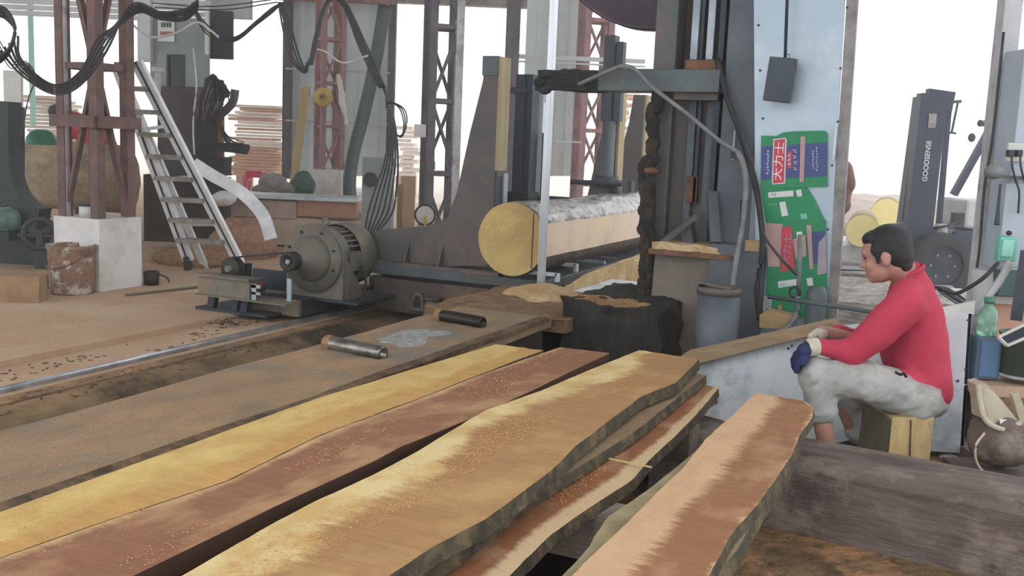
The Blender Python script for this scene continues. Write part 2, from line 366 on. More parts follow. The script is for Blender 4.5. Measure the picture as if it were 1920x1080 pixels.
# rail
T('rail', MB().prism([(-4.578, -1, -.06), (-4.542, -1, -.06), (-4.542, -1, -.036), (-4.554, -1, -.03), (-4.554, -1, -.022), (-4.544, -1, -.016), (-4.548, -1, -.006), (-4.572, -1, -.006), (-4.576, -1, -.016), (-4.566, -1, -.022), (-4.566, -1, -.03), (-4.578, -1, -.036)], (0, 12, 0)), RAILM,
  'long polished steel carriage rail let into the sawdusty floor at the left', 'rail')

# eave cladding strips and steel beams high at the back
e = MB()
for k in range(7): vbox(e, 0, -40+k*11, 395, -31+k*11, 13.5, .06)
S('wall_back', e, CLADW)
S('trim_4', vbox(MB(), 385, -30, 470, 34, 14, .1), CLADW)
S('trim_5', vbox(MB(), 700, -40, 1010, 9, 17, .2), TRIMST)
S('trim_6', vbox(MB(), 455, -30, 740, 2, 14.6, .1), PINKRED)
def cladding(name, x0, y0, x1, y1, t, n):
    m = MB(); 
    for k in range(n):
        a = x0+(x1-x0)*k/n; b = x0+(x1-x0)*(k+1)/n; vbox(m, a, y0, b, y1, t, .03); vbox(m, a, y0, a+(b-a)*.22, y1, t-.02, .03)
    return S(name, m, CLAD)
cladding('wall_left', 537, -30, 724, 330, 15.2, 9)
cladding('wall_centre', 975, -30, 1095, 330, 16, 6)
S('trim_7', vbox(MB(), 528, -40, 541, 335, 15.0, .2), MAUVE)
S('trim_8', vbox(MB(), 722, -40, 735, 330, 15.0, .15), MAUVE)
for i, (x0, y0, x1, y1) in enumerate([(535, 131, 730, 134), (535, 228, 730, 231), (960, 106, 1210, 114), (985, 263, 1090, 266), (960, 118, 1210, 121)]):
    S('trim_%d' % (9+i), vbox(MB(), x0, y0, x1, y1, 14.9, .05), CLADW)
S('trim_14', vbox(MB(), 936, -40, 962, 375, 14.0, .2), MAUVE)

# ------------------------------------------------------------------ lattice columns
def lattice(name, c, w, d, z0, z1, rz, m, label, group=None, panels=6, leg=.07, m2=None, ph=0):
    t = thing(name, (c[0], c[1], z0), label, 'steel column', group)
    rm = Matrix.Rotation(rz, 3, 'Z'); P = lambda x, y, z: V((c[0], c[1], 0)) + rm @ V((x, y, 0)) + V((0, 0, z))
    cs = [(-w/2, -d/2), (w/2, -d/2), (w/2, d/2), (-w/2, d/2)]
    for i, (x, y) in enumerate(cs):
        obj('post', MB().box(P(x, y, (z0+z1)/2), (leg, leg, z1-z0), rz), (m2 or m) if i in (1,) else m, t)
    h = (z1-z0)/panels
    for k in range(panels):
        for i in range(4):
            a, b = cs[i], cs[(i+1) % 4]
            zA, zB = z0+k*h, z0+(k+1)*h
            if (i+k+ph) % 2: zA, zB = zB, zA
            obj('brace', MB().bar(P(*a, zA), P(*b, zB), leg*.6, leg*.35), m, t)
            obj('tie', MB().bar(P(*a, z0+(k+1)*h), P(*b, z0+(k+1)*h), leg*.6, leg*.6), m, t)
    return t
# nearest column on its concrete block
T('concrete_block', MB().b2(-7.09, 6.13, 0, -6.57, 6.6, .604), WHITEC, 'waist-low white concrete block under the nearest maroon lattice column', 'concrete block', bev=.006)
lattice('lattice_column', (-6.835, 6.365), .37, .33, .604, 5.6, 0, MAROON, 'nearest maroon lattice column, on the white block behind the rusty bucket', panels=4, leg=.085)
wp = Py(116, 395, 6.14)
T('conduit_pipe', MB().cyl((wp.x, 6.19, .604), (wp.x, 6.19, 5.6), .032, n=16), POSTW, 'white vertical pipe on the left side of the nearest maroon column', 'pipe')
t = thing('clamp_frame', (-6.835, 6.365, 1.2), 'maroon channel-steel collar bolted around the nearest column at head height', 'bracket')
for sx, sy, w, d in ((0, -.235, .5, .05), (0, .235, .5, .05), (-.26, 0, .05, .44), (.26, 0, .05, .44)):
    c = V((-6.835, 6.365, 1.40)) + V((sx, sy, 0)); obj('channel', MB().box(c, (w, d, .1)), MAROON, t)
# paint can on block
pc = Py(158, 405, 6.27); t = thing('paint_can', (pc.x+.02, 6.27, .604), 'small white and blue paint can on the concrete block between the column legs', 'can')
o = V((pc.x+.02, 6.27, .604)); obj('can_body', MB().cyl(o, o+V((0, 0, .09)), .055), OFFW, t); obj('lid', MB().cyl(o+V((0, 0, .09)), o+V((0, 0, .105)), .06), MACHD, t)

pq = Pv(385, 350, 14.7); pw = Pv(700, 350, 14.7)
S('platform_back', MB().box(((pq.x+pw.x)/2+HF.x*1.9, (pq.y+pw.y)/2+HF.y*1.9, .2), ((pw-pq).length, 3.8, .48), YAW), WHITEC)
# second column behind, on its block on the stone platform
def pv_ground(x, y, z): return Pz(x, y, z)
pl = Pv(440, 380, 12.4); pr_ = Pv(700, 385, 12.4)
S('platform', MB().box(((pl.x+pr_.x)/2+HF.x*2.2, (pl.y+pr_.y)/2+HF.y*2.2, .24), ((pr_-pl).length, 4.4, .42), YAW), STONE)
for i, (x0, x1, m) in enumerate([(432, 556, STONE), (557, 668, PINKST)]):
    T('stone_block', vbox(MB(), x0, 375, x1, 408, 12.25, .3), m, ['pale dusty dressed stone at the left end of the back ledge', 'pink sawn stone block at the right end of the back ledge'][i], 'stone block', bev=.01)
T('ledge_footing', vbox(MB(), 440, 409, 700, 462, 12.3, .3).wear(3, .03, 3), STONE, 'rough white rubble footing under the two long stone blocks', 'footing')
T('ledge_slab', vbox(MB(), 405, 367, 668, 374, 12.1, .6), GALVP, 'thin pale slab lying along the top of the back ledge', 'slab')
b2 = Pv(613, 369, 14.2); zc = .46
T('concrete_block', vbox(MB(), 583, 318, 640, 369, 14.0, .42), WHITEC, 'small white concrete block under the middle faded red lattice column', 'concrete block', bev=.006)
zt = Pv(612, 318, 14).z
lattice('lattice_column', (Pv(616, 318, 14.2).x, Pv(616, 318, 14.2).y), .27, .27, zt, 5.6, YAW+.5, PINKRED, 'faded red lattice column in front of the grey cladding wall', panels=8, leg=.07)
c3 = Pv(822, 380, 13.4); lattice('lattice_column', (c3.x, c3.y), .34, .34, 0, 5.6, YAW+.3, MAUVE, 'purple-grey lattice column standing free before the bright opening', panels=6, leg=.1, m2=POSTW)
c3 = Pv(1105, 300, 15.4); lattice('lattice_column', (c3.x, c3.y), .36, .36, 0, 5.6, YAW+.2, PINKRED, 'faded red lattice column seen behind the upright saw blade', panels=7, leg=.09)
T('cap_box', vbox(MB(), 776, 233, 798, 257, 13.1, .1), OFFW, 'small grey junction box clamped to the free-standing purple-grey column', 'junction box')
t = thing('grey_socket', Pv(810, 318, 13.1), 'little green-grey switch box low on the purple-grey column', 'switch box'); obj('case', vbox(MB(), 802, 303, 815, 318, 13.15, .06), MACHG, t); obj('stem', vbox(MB(), 807, 318, 810, 345, 13.16, .03), MACHG, t)

# ------------------------------------------------------------------ stepladder
FLp, FRp = V((-7.02, 7.66, 0)), V((-6.55, 7.85, 0)); TLp, TRp = Pv(222, 128, 9.15), Pv(256, 116, 9.1)
t = thing('stepladder', (-6.8, 7.75, 0), 'tall aluminium stepladder leaning against the nearest maroon column', 'ladder')
ld = (FRp-FLp).normalized()
for a, b in ((FLp, TLp), (FRp, TRp)):
    obj('side_rail', MB().bar(a+V((0, 0, .1)), b, .05, .1, upv=ld), ALU, t)
    obj('rail_flange', MB().bar(a+V((0, 0, .1))+ld.cross(V((0, 0, 1)))*.022, b+ld.cross(V((0, 0, 1)))*.022, .03, .014, upv=ld), MACHD, t)
    f_ = obj('foot', MB().bar(a+V((0, 0, .0)), a+V((0, 0, .1))+(b-a)*.02, .1, .05, upv=ld), BELT, t)
for k in range(1, 9):
    f = .055+k*.105; a = FLp.lerp(TLp, f); b = FRp.lerp(TRp, f); c = (a+b)/2
    obj('tread', MB().box(c, ((b-a).length, .16, .04), math.atan2(ld.y, ld.x)), ALUD, t)
obj('top_cap', MB().box((TLp+TRp)/2, (.2, .1, .04), YAW), PINKRED, t)
RL0, RR0 = FLp+V((.02, .22, 0)), FRp+V((-.1, .2, 0))
for a, b in ((RL0, TLp), (RR0, TRp)):
    obj('rear_leg', MB().bar(a, b, .03, .07, upv=ld), ALU, t)
for k in (2, 4, 6):
    f = k*.12; obj('rear_tie', MB().bar(RL0.lerp(TLp, f), RR0.lerp(TRp, f), .03), ALU, t)

# ------------------------------------------------------------------ things on the left floor
bk = Pz(135, 549, 0); t = thing('bucket', bk, 'large rusty dust-caked bucket in front of the white concrete block', 'bucket')
obj('bucket_body', MB().lathe([(.001, .0), (.165, 0), (.17, .02), (.178, .2), (.182, .21), (.182, .225), (.178, .235), (.182, .36), (.192, .372), (.192, .4), (.18, .4), (.172, .36), (.16, .02), (.001, .02)], bk, n=40), BUCKET, t)
obj('handle', MB().tube([bk+V((-.19, 0, .33)), bk+V((-.12, -.15, .25)), bk+V((0, -.2, .22)), bk+V((.12, -.15, .25)), bk+V((.19, 0, .33))], .005), RUST, t)
g = Pz(22, 568, 0); T('steel_block', MB().box(g+V((-.06, .12, .1)), (.36, .2, .2), YAW+.1).wear(2, .006, 6), mat('tan_dusty_iron', (168, 138, 108), (140, 112, 88), 5, .9), 'dusty tan block lying on the floor at the left edge', 'block')
g = Pz(90, 536, 0)
t = thing('iron_bar_with_knob', g, 'thin iron bar with a round end lying beside the rusty bucket', 'bar'); obj('shaft', MB().cyl(Pz(44, 545, .02), Pz(100, 538, .02), .012), MACHD, t); obj('knob', MB().ell(Pz(88, 524, .05), (.045, .045, .045)), MACHD, t)
g = Pz(284, 534, 0); t = thing('black_pot', g, 'small black tin pot beside the white concrete block', 'pot')
obj('pot_body', MB().lathe([(.001, 0), (.062, 0), (.068, .12), (.06, .12), (.055, .01), (.001, .01)], g, n=24), BELT, t); obj('handle', MB().tube([g+V((.06, .02, .1)), g+V((.13, .05, .07)), g+V((.15, .06, .03))], .008), BELT, t)
T('iron_rod', MB().cyl(Pz(235, 553, .012), Pz(372, 538, .012), .011), mat('dusty_rod', (120, 108, 96), (100, 90, 80), 6, .8), 'thin rod lying on the tan floor left of the motor base', 'rod')

# dark machine at far left
base = Pz(60, 500, 0)
t = thing('band_machine', base, 'dark green machine with a tall curved guard at the left edge', 'machine')
obj('frame_base', MB().box(base+V((-.35, .25, .12)), (1.5, .5, .24), YAW-.05).box(base+V((-.2, .25, .33)), (1.0, .4, .06), YAW-.05), DKGREEN, t)
arc = []
for i in range(13):
    an = R(180 - 90*i/12 + 90); arc.append((math.cos(an), math.sin(an)))
gp = []
for (x, y) in [(8, 190), (8, 260), (12, 320), (28, 370), (58, 402), (82, 410)]: gp.append(Pv(x, y, 9.6))
g = MB(); pts = catm(gp, 5)
for a, b in zip(pts, pts[1:]): g.bar(a, b+(b-a)*.08, .2, .26, upv=HF)
obj('wheel_guard', g, DKGREEN, t)
obj('guard_back', MB().prism([Pv(-60, 190, 9.8), Pv(28, 200, 9.8), Pv(28, 350, 9.8), Pv(80, 410, 9.8), Pv(-60, 420, 9.8)], HF*.2), MACHD, t)
t = thing('electric_motor', Pv(5, 438, 9.4), 'ribbed teal-grey electric motor on the dark machine at the left edge', 'motor')
a = Pv(-60, 412, 9.4); b = Pv(26, 412, 9.4)
obj('motor_body', MB().cyl(a, b, .105, n=32), TEALM, t); obj('end_bell', MB().lathe([(.105, 0), (.09, .03), (.05, .045), (.001, .045)], b, (b-a), 28), TEALM, t)
g = MB()
for k in range(14):
    an = 2*math.pi*k/14; ax = (b-a).normalized(); u = ax.cross(V((0, 0, 1))).normalized(); w = u.cross(ax); dd = u*math.cos(an)+w*math.sin(an)
    g.bar(a+dd*.108, b+dd*.108-ax*.03, .008, .02, upv=dd)
obj('cooling_fins', g, TEALM, t); obj('motor_foot', MB().box((a+b)/2-V((0, 0, .14)), (.4, .16, .08), YAW), DKGREEN, t)
c = Pv(74, 438, 9.3); t = thing('pulley_wheel', c-V((0, 0, .16)), 'dark spoked pulley wheel beside the ribbed motor', 'pulley')
ax = (-HF*.9+HR*.25).normalized()
obj('rim', MB().tor(c, ax, .135, .028), MACHD, t); obj('hub', MB().cyl(c-ax*.03, c+ax*.03, .035), DKGREEN, t)
u = ax.cross(V((0, 0, 1))).normalized(); w = V((0, 0, 1))
for k in range(3):
    an = R(30+120*k); obj('spoke', MB().bar(c, c+(u*math.cos(an)+w*math.sin(an))*.13, .06, .02, upv=ax), DKGREEN, t)
T('machine_plinth', MB().box(Pz(82, 503, 0)+V((.02, .05, .11)), (.2, .2, .22), YAW), DKGREEN, 'short dark pedestal under the spoked pulley wheel', 'pedestal')
# rough bark log behind and green hood
lp = Pv(85, 330, 12.5); T('bark_log', MB().cyl(lp-HR*1.2, lp+HR*1.0, .42, n=28).wear(2, .04, 3), BARK, 'thick rough-barked log lying behind the dark machine at the left', 'log')
t = thing('sawhorse_log_rest', V((lp.x, lp.y, 0)), 'dark trestle carrying the rough-barked log', 'trestle')
for sx in (-.8, .5): obj('leg', MB().box(V((lp.x, lp.y, (lp.z-.38)/2))+HR*sx, (.12, .4, lp.z-.38), YAW), MACHD, t)
gh = Pv(78, 268, 11.6); T('green_hood', MB().lathe([(.17, 0), (.17, .02), (.16, .08), (.12, .14), (.06, .17), (.001, .175)], gh-V((0, 0, .02)), n=28), GREENH, 'rounded bright green cover resting on the bark log', 'cover')
T('green_strap', vbox(MB(), 57, -20, 65, 235, 16, .05), mat('pale_mint_pole', (176, 232, 214), (160, 220, 204), 2, .6), 'pale mint pole outside beyond the left opening', 'pole')
T('pale_curtain', vbox(MB(), 12, 130, 44, 400, 11, .05).wear(2, .02, 3), OFFW, 'hanging pale strip sheet at the left edge', 'sheet')

# ------------------------------------------------------------------ lumber stacks in the yard: every layer is a board
def stack(x0, x1, y0, y1, t, n, ms, group, label, jit=.15):
    zb = Pv((x0+x1)/2, y1, t).z; ztp = Pv((x0+x1)/2, y0, t).z; h = (ztp-zb)/n
    a = Pv(x0, y1, t); b = Pv(x1, y1, t); c = (a+b)/2; w = (b-a).length
    for k in range(n):
        off = random.uniform(-jit, jit)
        mb = MB().box(V((c.x, c.y, zb+h*(k+.4)))+HR*off+HF*.4, (w*random.uniform(.9, 1.05), .8, h*.84), YAW+random.uniform(-.02, .02))
        T('board', mb, ms[k % len(ms)] if k > n*.35 else ms[-1], label, 'board', group)
    for s in (-.35, .35):
        T('stack_bearer', MB().b2(0, 0, 0, .12, .9, max(.05, zb)).bm and MB().box(V((c.x, c.y, max(.05, zb)/2))+HR*(w*s)+HF*.4, (.12, .9, max(.05, zb)), YAW), STACKO, label.replace('board in', 'bearer under'), 'bearer', group)
stack(436, 526, 196, 330, 21, 22, [STACKW, STACKW, STACKO], 'boards stacked outside the left opening', 'pale sawn board in the stickered stack seen left of the grey cladding wall')
stack(48, 112, 178, 262, 19, 12, [STACKW], 'boards stacked at the far left', 'pale sawn board in the low stack behind the green cover')
stack(1148, 1182, 170, 300, 24, 18, [STACKO, STACKW], 'boards stacked behind the carriage', 'weathered board in the far stack seen between the carriage knees')
stack(742, 775, 235, 330, 24, 12, [STACKW], 'boards stacked beyond the lattice columns', 'pale board in the far stack left of the purple-grey column')

# red stool, sacks, tarp
def stool(x, y, t, s):
    o = Pv(x, y, t); o.z = .441; th = thing('plastic_stool', o, 'red plastic stool with square slotted top beyond the stone ledge', 'stool')
    hh = .34*s; w = .14*s
    obj('seat', MB().box(o+V((0, 0, hh)), (2*w, 2*w, .03), YAW), RED, th, bev=.01)
    for i in (-1, 1):
        for j in (-1, 1): obj('leg', MB().bar(o+HR*(i*w*1.15)+HF*(j*w*1.15), o+HR*(i*w*.85)+HF*(j*w*.85)+V((0, 0, hh)), .035, .035), RED, th)
    for i in (-1, 1): obj('apron', MB().box(o+HF*(i*w*.9)+V((0, 0, hh*.82)), (1.8*w, .015, hh*.25), YAW), RED, th); obj('apron', MB().box(o+HR*(i*w*.9)+V((0, 0, hh*.55)), (.015, 1.8*w, .03), YAW), RED, th)
stool(480, 347, 16.2, .92)
def lump(c, r, seed, amp=.25):
    m = MB().ell(c, r, seg=28, rings=18)
    for v in m.bm.verts:
        q = v.co-V(c); v.co = V(c)+q*(1+amp*noise.noise(v.co*5+V((seed, 0, 0)))+amp*.4*noise.noise(v.co*14+V((seed, 0, 0))))
    return m
for i, (x, y, rr, m, lb) in enumerate([(512, 342, (.2, .15, .13), SACK, 'pale grey cloth bundle heaped on the stone ledge'), (498, 356, (.18, .14, .07), SACK, 'flatter grey bundle at the left end of the ledge'), (535, 353, (.2, .15, .08), SACK, 'crumpled grey bundle between the pale one and the green tarpaulin'), (568, 345, (.17, .15, .17), TARP, 'green tarpaulin bundle against the small white block')]):
    T('cloth_bundle', lump(Pv(x, y, 13.2), rr, i*3.1), m, lb, 'bundle')
# wall clutter
T('leaning_plank', MB().bar(Pv(547, 372, 14.2), Pv(573, 162, 14.6), .11, .03, upv=HF), YELW, 'yellow plank leaning upright against the grey cladding wall', 'plank')
t = thing('tape_roll', Pv(606, 200, 13.9), 'fat yellow roll hung on the faded red lattice column', 'tape roll')
c = Pv(606, 182, 13.85); obj('roll', MB().lathe([(.06, -.04), (.125, -.04), (.13, 0), (.125, .04), (.06, .04), (.06, -.04)], c, HF, 36), YTAPE, t); obj('core', MB().lathe([(.03, -.045), (.062, -.045), (.062, .045), (.03, .045), (.03, -.045)], c, HF, 28), CARD, t)
t = thing('wall_box', Pv(582, 222, 14.7), 'cream upright box on the cladding wall beside the yellow plank', 'wall box'); obj('case', vbox(MB(), 574, 178, 590, 224, 14.8, .1), OFFW, t); obj('aerial', vbox(MB(), 577, 163, 580, 180, 14.85, .03), BELT, t)
T('cloth_rag', MB().tube([Pv(634, 140, 13.8), Pv(640, 170, 13.8), Pv(643, 200, 13.8), Pv(650, 235, 13.8)], lambda u: .05*(1-abs(u-.45)), n=8).wear(1, .02, 9), OFFW, 'white rag knotted on the faded red lattice column', 'rag')
# metal trunking box with round hole
t = thing('control_cabinet', Pv(695, 470, 12.2), 'tall narrow grey metal cabinet with a dark round hole', 'cabinet')
obj('case', vbox(MB(), 676, 296, 730, 480, 11.9, .3), CLADG, t, bev=.004)
c = Pv(694, 337, 11.88); obj('round_hole', MB().cyl(c, c+HF*.02, .075, n=28), BELT, t); obj('hole_ring', MB().tor(c, HF, .078, .008), MACHD, t)
T('plywood_strip', vbox(MB(), 752, 330, 775, 480, 12.8, .03), PLY, 'pink plywood board standing upright behind the hanging cables', 'board')
T('plywood_strip', vbox(MB(), 742, 345, 752, 476, 12.9, .03), PADW, 'narrow darker board beside the pink plywood board', 'board')
t = thing('blade_guard_disc', Pv(797, 425, 12.5), 'white round disc with a black rim below the purple-grey column', 'disc')
c = Pv(797, 403, 12.4); obj('disc', MB().cyl(c, c+HF*.03, .12, n=36), OFFW, t); obj('rim', MB().tor(c, HF, .122, .012), BELT, t); obj('yellow_mark', vbox(MB(), 795, 405, 800, 424, 12.37, .01), YTAPE, t); obj('stand', vbox(MB(), 780, 424, 815, 470, 12.4, .1), STONE, t)
# big inclined rubber duct and cables
T('rubber_duct', MB().tube([Pv(722, 10, 13.0), Pv(705, 110, 13), Pv(683, 210, 13), Pv(662, 290, 12.9), Pv(655, 350, 12.8), Pv(664, 400, 12.7), Pv(684, 436, 12.6)], .085, n=16, res=6), HOSEG, 'thick dark green rubber duct slanting down across the cladding wall', 'duct')
def cable(pts, t, r, m, label, group=None, jit=0):
    T('cable', MB().tube([Pv(x, y, t)+V((0, 0, 0)) for x, y in pts], r, n=6, res=6), m, label, 'cable', group)
for k in range(5):
    d = k*7; cable([(0+d*1.2, 95-d), (40, 140-d), (100, 176-d*.6), (150, 160-d*.9), (200-d*.6, 95-d*.8), (235-d*.5, 20+d), (262, 6+d*.6), (300, 22+d*.5), (345, 18+d*.7), (372, 0+d*.6)], 7.6+.05*k, .009, CABLE, 'black cable in the sagging bundle draped past the nearest maroon column', 'sagging cables at the upper left')
for k in range(4):
    d = k*6; cable([(-30, 20+d), (0, 12+d), (20, 30+d*.7), (28, 60), (14, 95+d*.4), (-20, 112+d)], 7.2+.06*k, .012, CABLE, 'black cable in the coil at the top left corner', 'coiled cables at the upper left corner')
for k in range(3):
    d = k*9; cable([(-10, 60+d), (20, 110+d), (45, 120-d*.3), (62, 130), (66, 150), (52, 190), (38, 260+d)], 7.3, .004, CABLE, 'thin grey wire trailing down from the corner coil', 'thin wires at the upper left')
for k in range(4):
    d = k*6; cable([(360, 5+d*.3), (382, 40+d), (415, 66+d*.6), (445, 68+d*.4), (480, 40+d*.4), (510, 15+d*.5), (528, 6)], 9.5+.05*k, .007, CABLE, 'black cable drooping between the roof hooks left of the cladding wall', 'drooping cables left of the wall')
cable([(285, 6), (400, 12), (520, -2)], 9.5, .006, CABLE, 'thin black wire strung level under the eave', None)
cable([(290, 14), (420, 18), (520, 4)], 9.6, .006, CABLE, 'second thin black wire strung level under the eave, the lower one', None)
for k in range(4):
    d = k*5; cable([(522+d*.5, 4), (530+d, 50), (543+d*1.2, 105), (560+d, 130+d*.4), (574, 135-d), (580+d*.6, 110)], 11+.04*k, .011, CABLE, 'black cable looping down in front of the left edge of the cladding wall', 'looping cables on the wall')
for k in range(4):
    d = k*3.2; cable([(580+d*.5, 122), (590+d*.5, 70), (605+d*.4, 18), (625, -8+d*.6), (650-d*.3, 8+d), (680-d, 70+d), (705-d, 125+d), (722-d, 165)], 10.9+.03*k, .013, CABLE, 'black cable in the tall arch over the faded red column', 'arched cables on the wall')
for k in range(6):
    d = k*6; cable([(722-k, 160), (728+d*.4, 230), (722+d*.8, 300), (705+d*1.3, 350), (690+d*1.5, 400), (684+d*.7, 438)], 11.2+.05*k, .012, CABLE, 'black cable hanging down beside the grey cabinet', 'cables hanging by the cabinet')
for k in range(3):
    cx, cy = 747+k*4, 228+k*3; cable([(722, 190+k*6), (735, 192), (750+k*4, 205), (757+k*3, 230), (754, 252+k*2), (744, 252), (735, 230), (730, 205)], 11+.04*k, .008, CABLE, 'thin coiled cable looped on the grey post', 'coiled cables on the grey post')
cable([(595, 92), (612, 98), (635, 115), (655, 117), (690, 104)], 10.8, .012, CABLEW, 'white cable sagging across the faded red column')
cable([(240, 35), (262, 58), (290, 70), (330, 62), (368, 42), (392, 55), (410, 70)], 9.4, .011, CABLEW, 'white cable sagging in front of the grey cabin panel')
cable([(362, 90), (368, 160), (362, 230), (364, 290)], 9.8, .008, CABLEW, 'pale cord hanging beside the stepladder')

# ------------------------------------------------------------------ cabin and second saw at left back
S('wall_cabin', vbox(MB(), 282, 36, 386, 164, 13.0, .15), CLADG)
t = thing('notice_sheet', Pv(311, 78, 12.95), 'white paper notice with faded grey and red writing on the grey cabin panel', 'notice')
obj('sheet', vbox(MB(), 296, 33, 327, 78, 12.97, .01), PAPER, t)
g = MB(); h_ = MB()
for i in range(4): vbox(g, 302+i*5, 42, 305.5+i*5, 51, 12.96, .005)
for i in range(5): vbox(h_, 300+i*5, 59, 304+i*5, 66, 12.96, .005)
obj('upper_writing', g, INKG, t); obj('lower_writing', h_, INKR, t)
T('cabin_post', vbox(MB(), 258, -20, 282, 115, 12.9, .12), CLADW, 'pale grey fluted post left of the cabin panel', 'post')
T('cabin_trim_post', vbox(MB(), 384, 12, 390, 165, 12.9, .08), OFFW, 'white corner post of the grey cabin', 'post')
T('shaded_opening', vbox(MB(), 388, 20, 434, 110, 13.2, .1), mat('opening_shade', (46, 54, 60), (36, 42, 48), 4, .7), 'dark panel standing in for the shaded opening right of the grey cabin', 'panel')  # dark sheet stands in for the shade inside an open doorway
t = thing('rear_saw_housing', Pv(330, 330, 11.5), 'dark brown and green housing of the second saw behind the stepladder', 'saw housing')
obj('lower_housing', vbox(MB(), 296, 162, 386, 400, 11.8, .7), mat('brown_black_housing', (84, 72, 70), (60, 52, 52), 4, .7), t, bev=.01)
obj('door', vbox(MB(), 320, 102, 348, 168, 11.9, .3), DKGREEN, t); obj('side_post', vbox(MB(), 296, 100, 312, 170, 11.85, .2), CLADG, t); obj('right_panel', vbox(MB(), 348, 100, 384, 166, 11.85, .2), CLADG, t)
obj('cylinder', MB().cyl(Pv(293, 205, 10.9), Pv(297, 128, 10.9), .035, n=16), POSTW, t); obj('ram_cap', vbox(MB(), 284, 126, 302, 134, 10.85, .1), POSTW, t)
T('saw_bin', vbox(MB(), 270, 330, 420, 455, 11.5, .28), PITM, 'dark iron trough behind the stepladder', 'trough')
t = thing('feed_head', Pv(405, 320, 11.3), 'black greasy feed head bristling with hoses right of the rear saw', 'machine head')
obj('upper_lump', lump(Pv(408, 165, 11.3), (.14, .14, .13), 2, .9), GREASE, t); obj('body', vbox(MB(), 368, 218, 405, 300, 11.2, .3).wear(2, .02, 6), GREASE, t); obj('base_block', vbox(MB(), 372, 295, 420, 330, 11.1, .3).wear(2, .02, 6), GREASE, t)
obj('arm', MB().bar(Pv(400, 275, 11.1), Pv(466, 280, 11.1), .09, .09).wear(2, .02, 9), GREASE, t); obj('post', vbox(MB(), 405, 225, 416, 300, 11.25, .1), RUST, t)
obj('curved_shield', MB().tube([Pv(405, 222, 11.2), Pv(425, 205, 11.2), Pv(437, 190, 11.2), Pv(441, 168, 11.2)], .045, n=10), MAUVE, t)
for k in range(26):
    an = random.uniform(-1, 1); obj('hose', MB().tube([Pv(405+an*16, 160+random.uniform(-18, 12), 11.2), Pv(404+an*36, 182+random.uniform(-5, 15), 11.0), Pv(392+an*20, 218+random.uniform(-8, 10), 11.1)], .006, n=5), GREYHOSE if k % 4 == 0 else CABLE, t)
for k in range(12): obj('debris_strand', MB().tube([Pv(415, 240+random.uniform(-10, 15), 11.1), Pv(428, 255+random.uniform(-8, 18), 11.1), Pv(445+random.uniform(0, 18), 268+random.uniform(-2, 20), 11.1)], .006, n=4), CRUST, t)
T('blade_band', (lambda m: [m.bar(a, b+(b-a)*.05, .13, .006, upv=(HF+V((0,0,-.5))).normalized()) for P in [catm([Pv(362, 306, 10.6), Pv(400, 330, 10.6), Pv(440, 352, 10.5), Pv(472, 378, 10.5), Pv(495, 408, 10.4), Pv(508, 448, 10.4)], 5)] for a, b in zip(P, P[1:])] and m)(MB()), ALU, 'bright curved steel saw band sweeping down right of the stepladder', 'saw band')
sp = Pv(445, 432, 11.2); T('sawdust_heap', lump(V((sp.x+.1, sp.y, .12)), (.34, .4, .3), 5, .2), mat('reddish_sawdust', (184, 142, 118), (146, 112, 92), 20, .95, bump=.8), 'heap of reddish sawdust behind the curved steel band', 'sawdust heap')
T('sawdust_heap', lump(V((sp.x+.1, sp.y-.75, .04)), (.5, .4, .11), 9, .2), SAWO, 'low brown sawdust drift in front of the reddish heap', 'sawdust heap')
T('concrete_rubble', lump(Pv(418, 372, 11.0), (.16, .14, .08), 3, .3), WHITEC, 'white lump of concrete on the trough behind the ladder', 'rubble')
# ------------------------------------------------------------------ carriage with headblocks and motor
t = thing('log_carriage', (-3.7, 8, 0), 'long low steel carriage carrying the log on its rail', 'carriage')
obj('chassis', MB().b2(-4.42, 6.95, -.02, -2.86, 12.0, .25), mat('maroon_grey_chassis', (98, 84, 80), (74, 66, 66), 3, .7, .2, c3=(122, 102, 84), s3=3), t, bev=.01)
obj('deck_plate', MB().b2(-4.5, 6.9, .285, -2.9, 12.0, .36), MACHG, t, bev=.008)
obj('spacer', MB().b2(-4.38, 7.0, .24, -2.95, 11.9, .29), BELT, t)
obj('wheel_box', MB().b2(-4.7, 7.3, -.03, -4.42, 7.9, .2), MACHD, t, bev=.01)
def knee(Y0, pix, dep, faced, label, name='headblock'):
    k = thing(name, (Py(pix[0][0], pix[0][1], Y0).x, Y0, .36), label, 'headblock')
    P = [Py(x, y, Y0) for x, y in pix]; obj('web', MB().prism(P, (0, dep, 0)), MACH2, k, bev=.008)
    return k
k1 = knee(6.98, [(652, 500), (650, 443), (700, 432), (800, 424), (838, 408), (856, 360), (880, 250), (905, 150), (908, 108), (936, 108), (934, 300), (928, 380), (915, 500)], .17, True, 'nearest tall tapering headblock with long foot, left of the log end')
a = Py(908, 106, 6.98); b = Py(936, 106, 6.98)
obj('cap_plate', MB().b2(a.x-.01, 6.97, a.z-.14, b.x, 7.15, a.z+.005), MACHG, k1, bev=.005)
a = Py(936, 106, 6.97); c = Py(930, 320, 6.97); d = Py(925, 385, 6.97)
obj('timber_facing', MB().prism([(a.x, 6.97, a.z), (a.x+.02, 6.97, a.z), (a.x+.02, 6.97, c.z), (a.x, 6.97, c.z)], (0, .17, 0)), PADW, k1)
obj('steel_dog', MB().b2(a.x, 6.97, c.z, a.x+.015, 7.13, d.z-.1), MACHD, k1); obj('bright_dog', MB().b2(a.x+.0, 7.08, c.z-.02, a.x+.03, 7.15, d.z-.02), CHROME, k1)
obj('foot_flange', MB().b2(Py(652, 490, 6.9).x, 6.9, .36, Py(935, 490, 6.9).x, 7.2, .39), MACH2, k1)
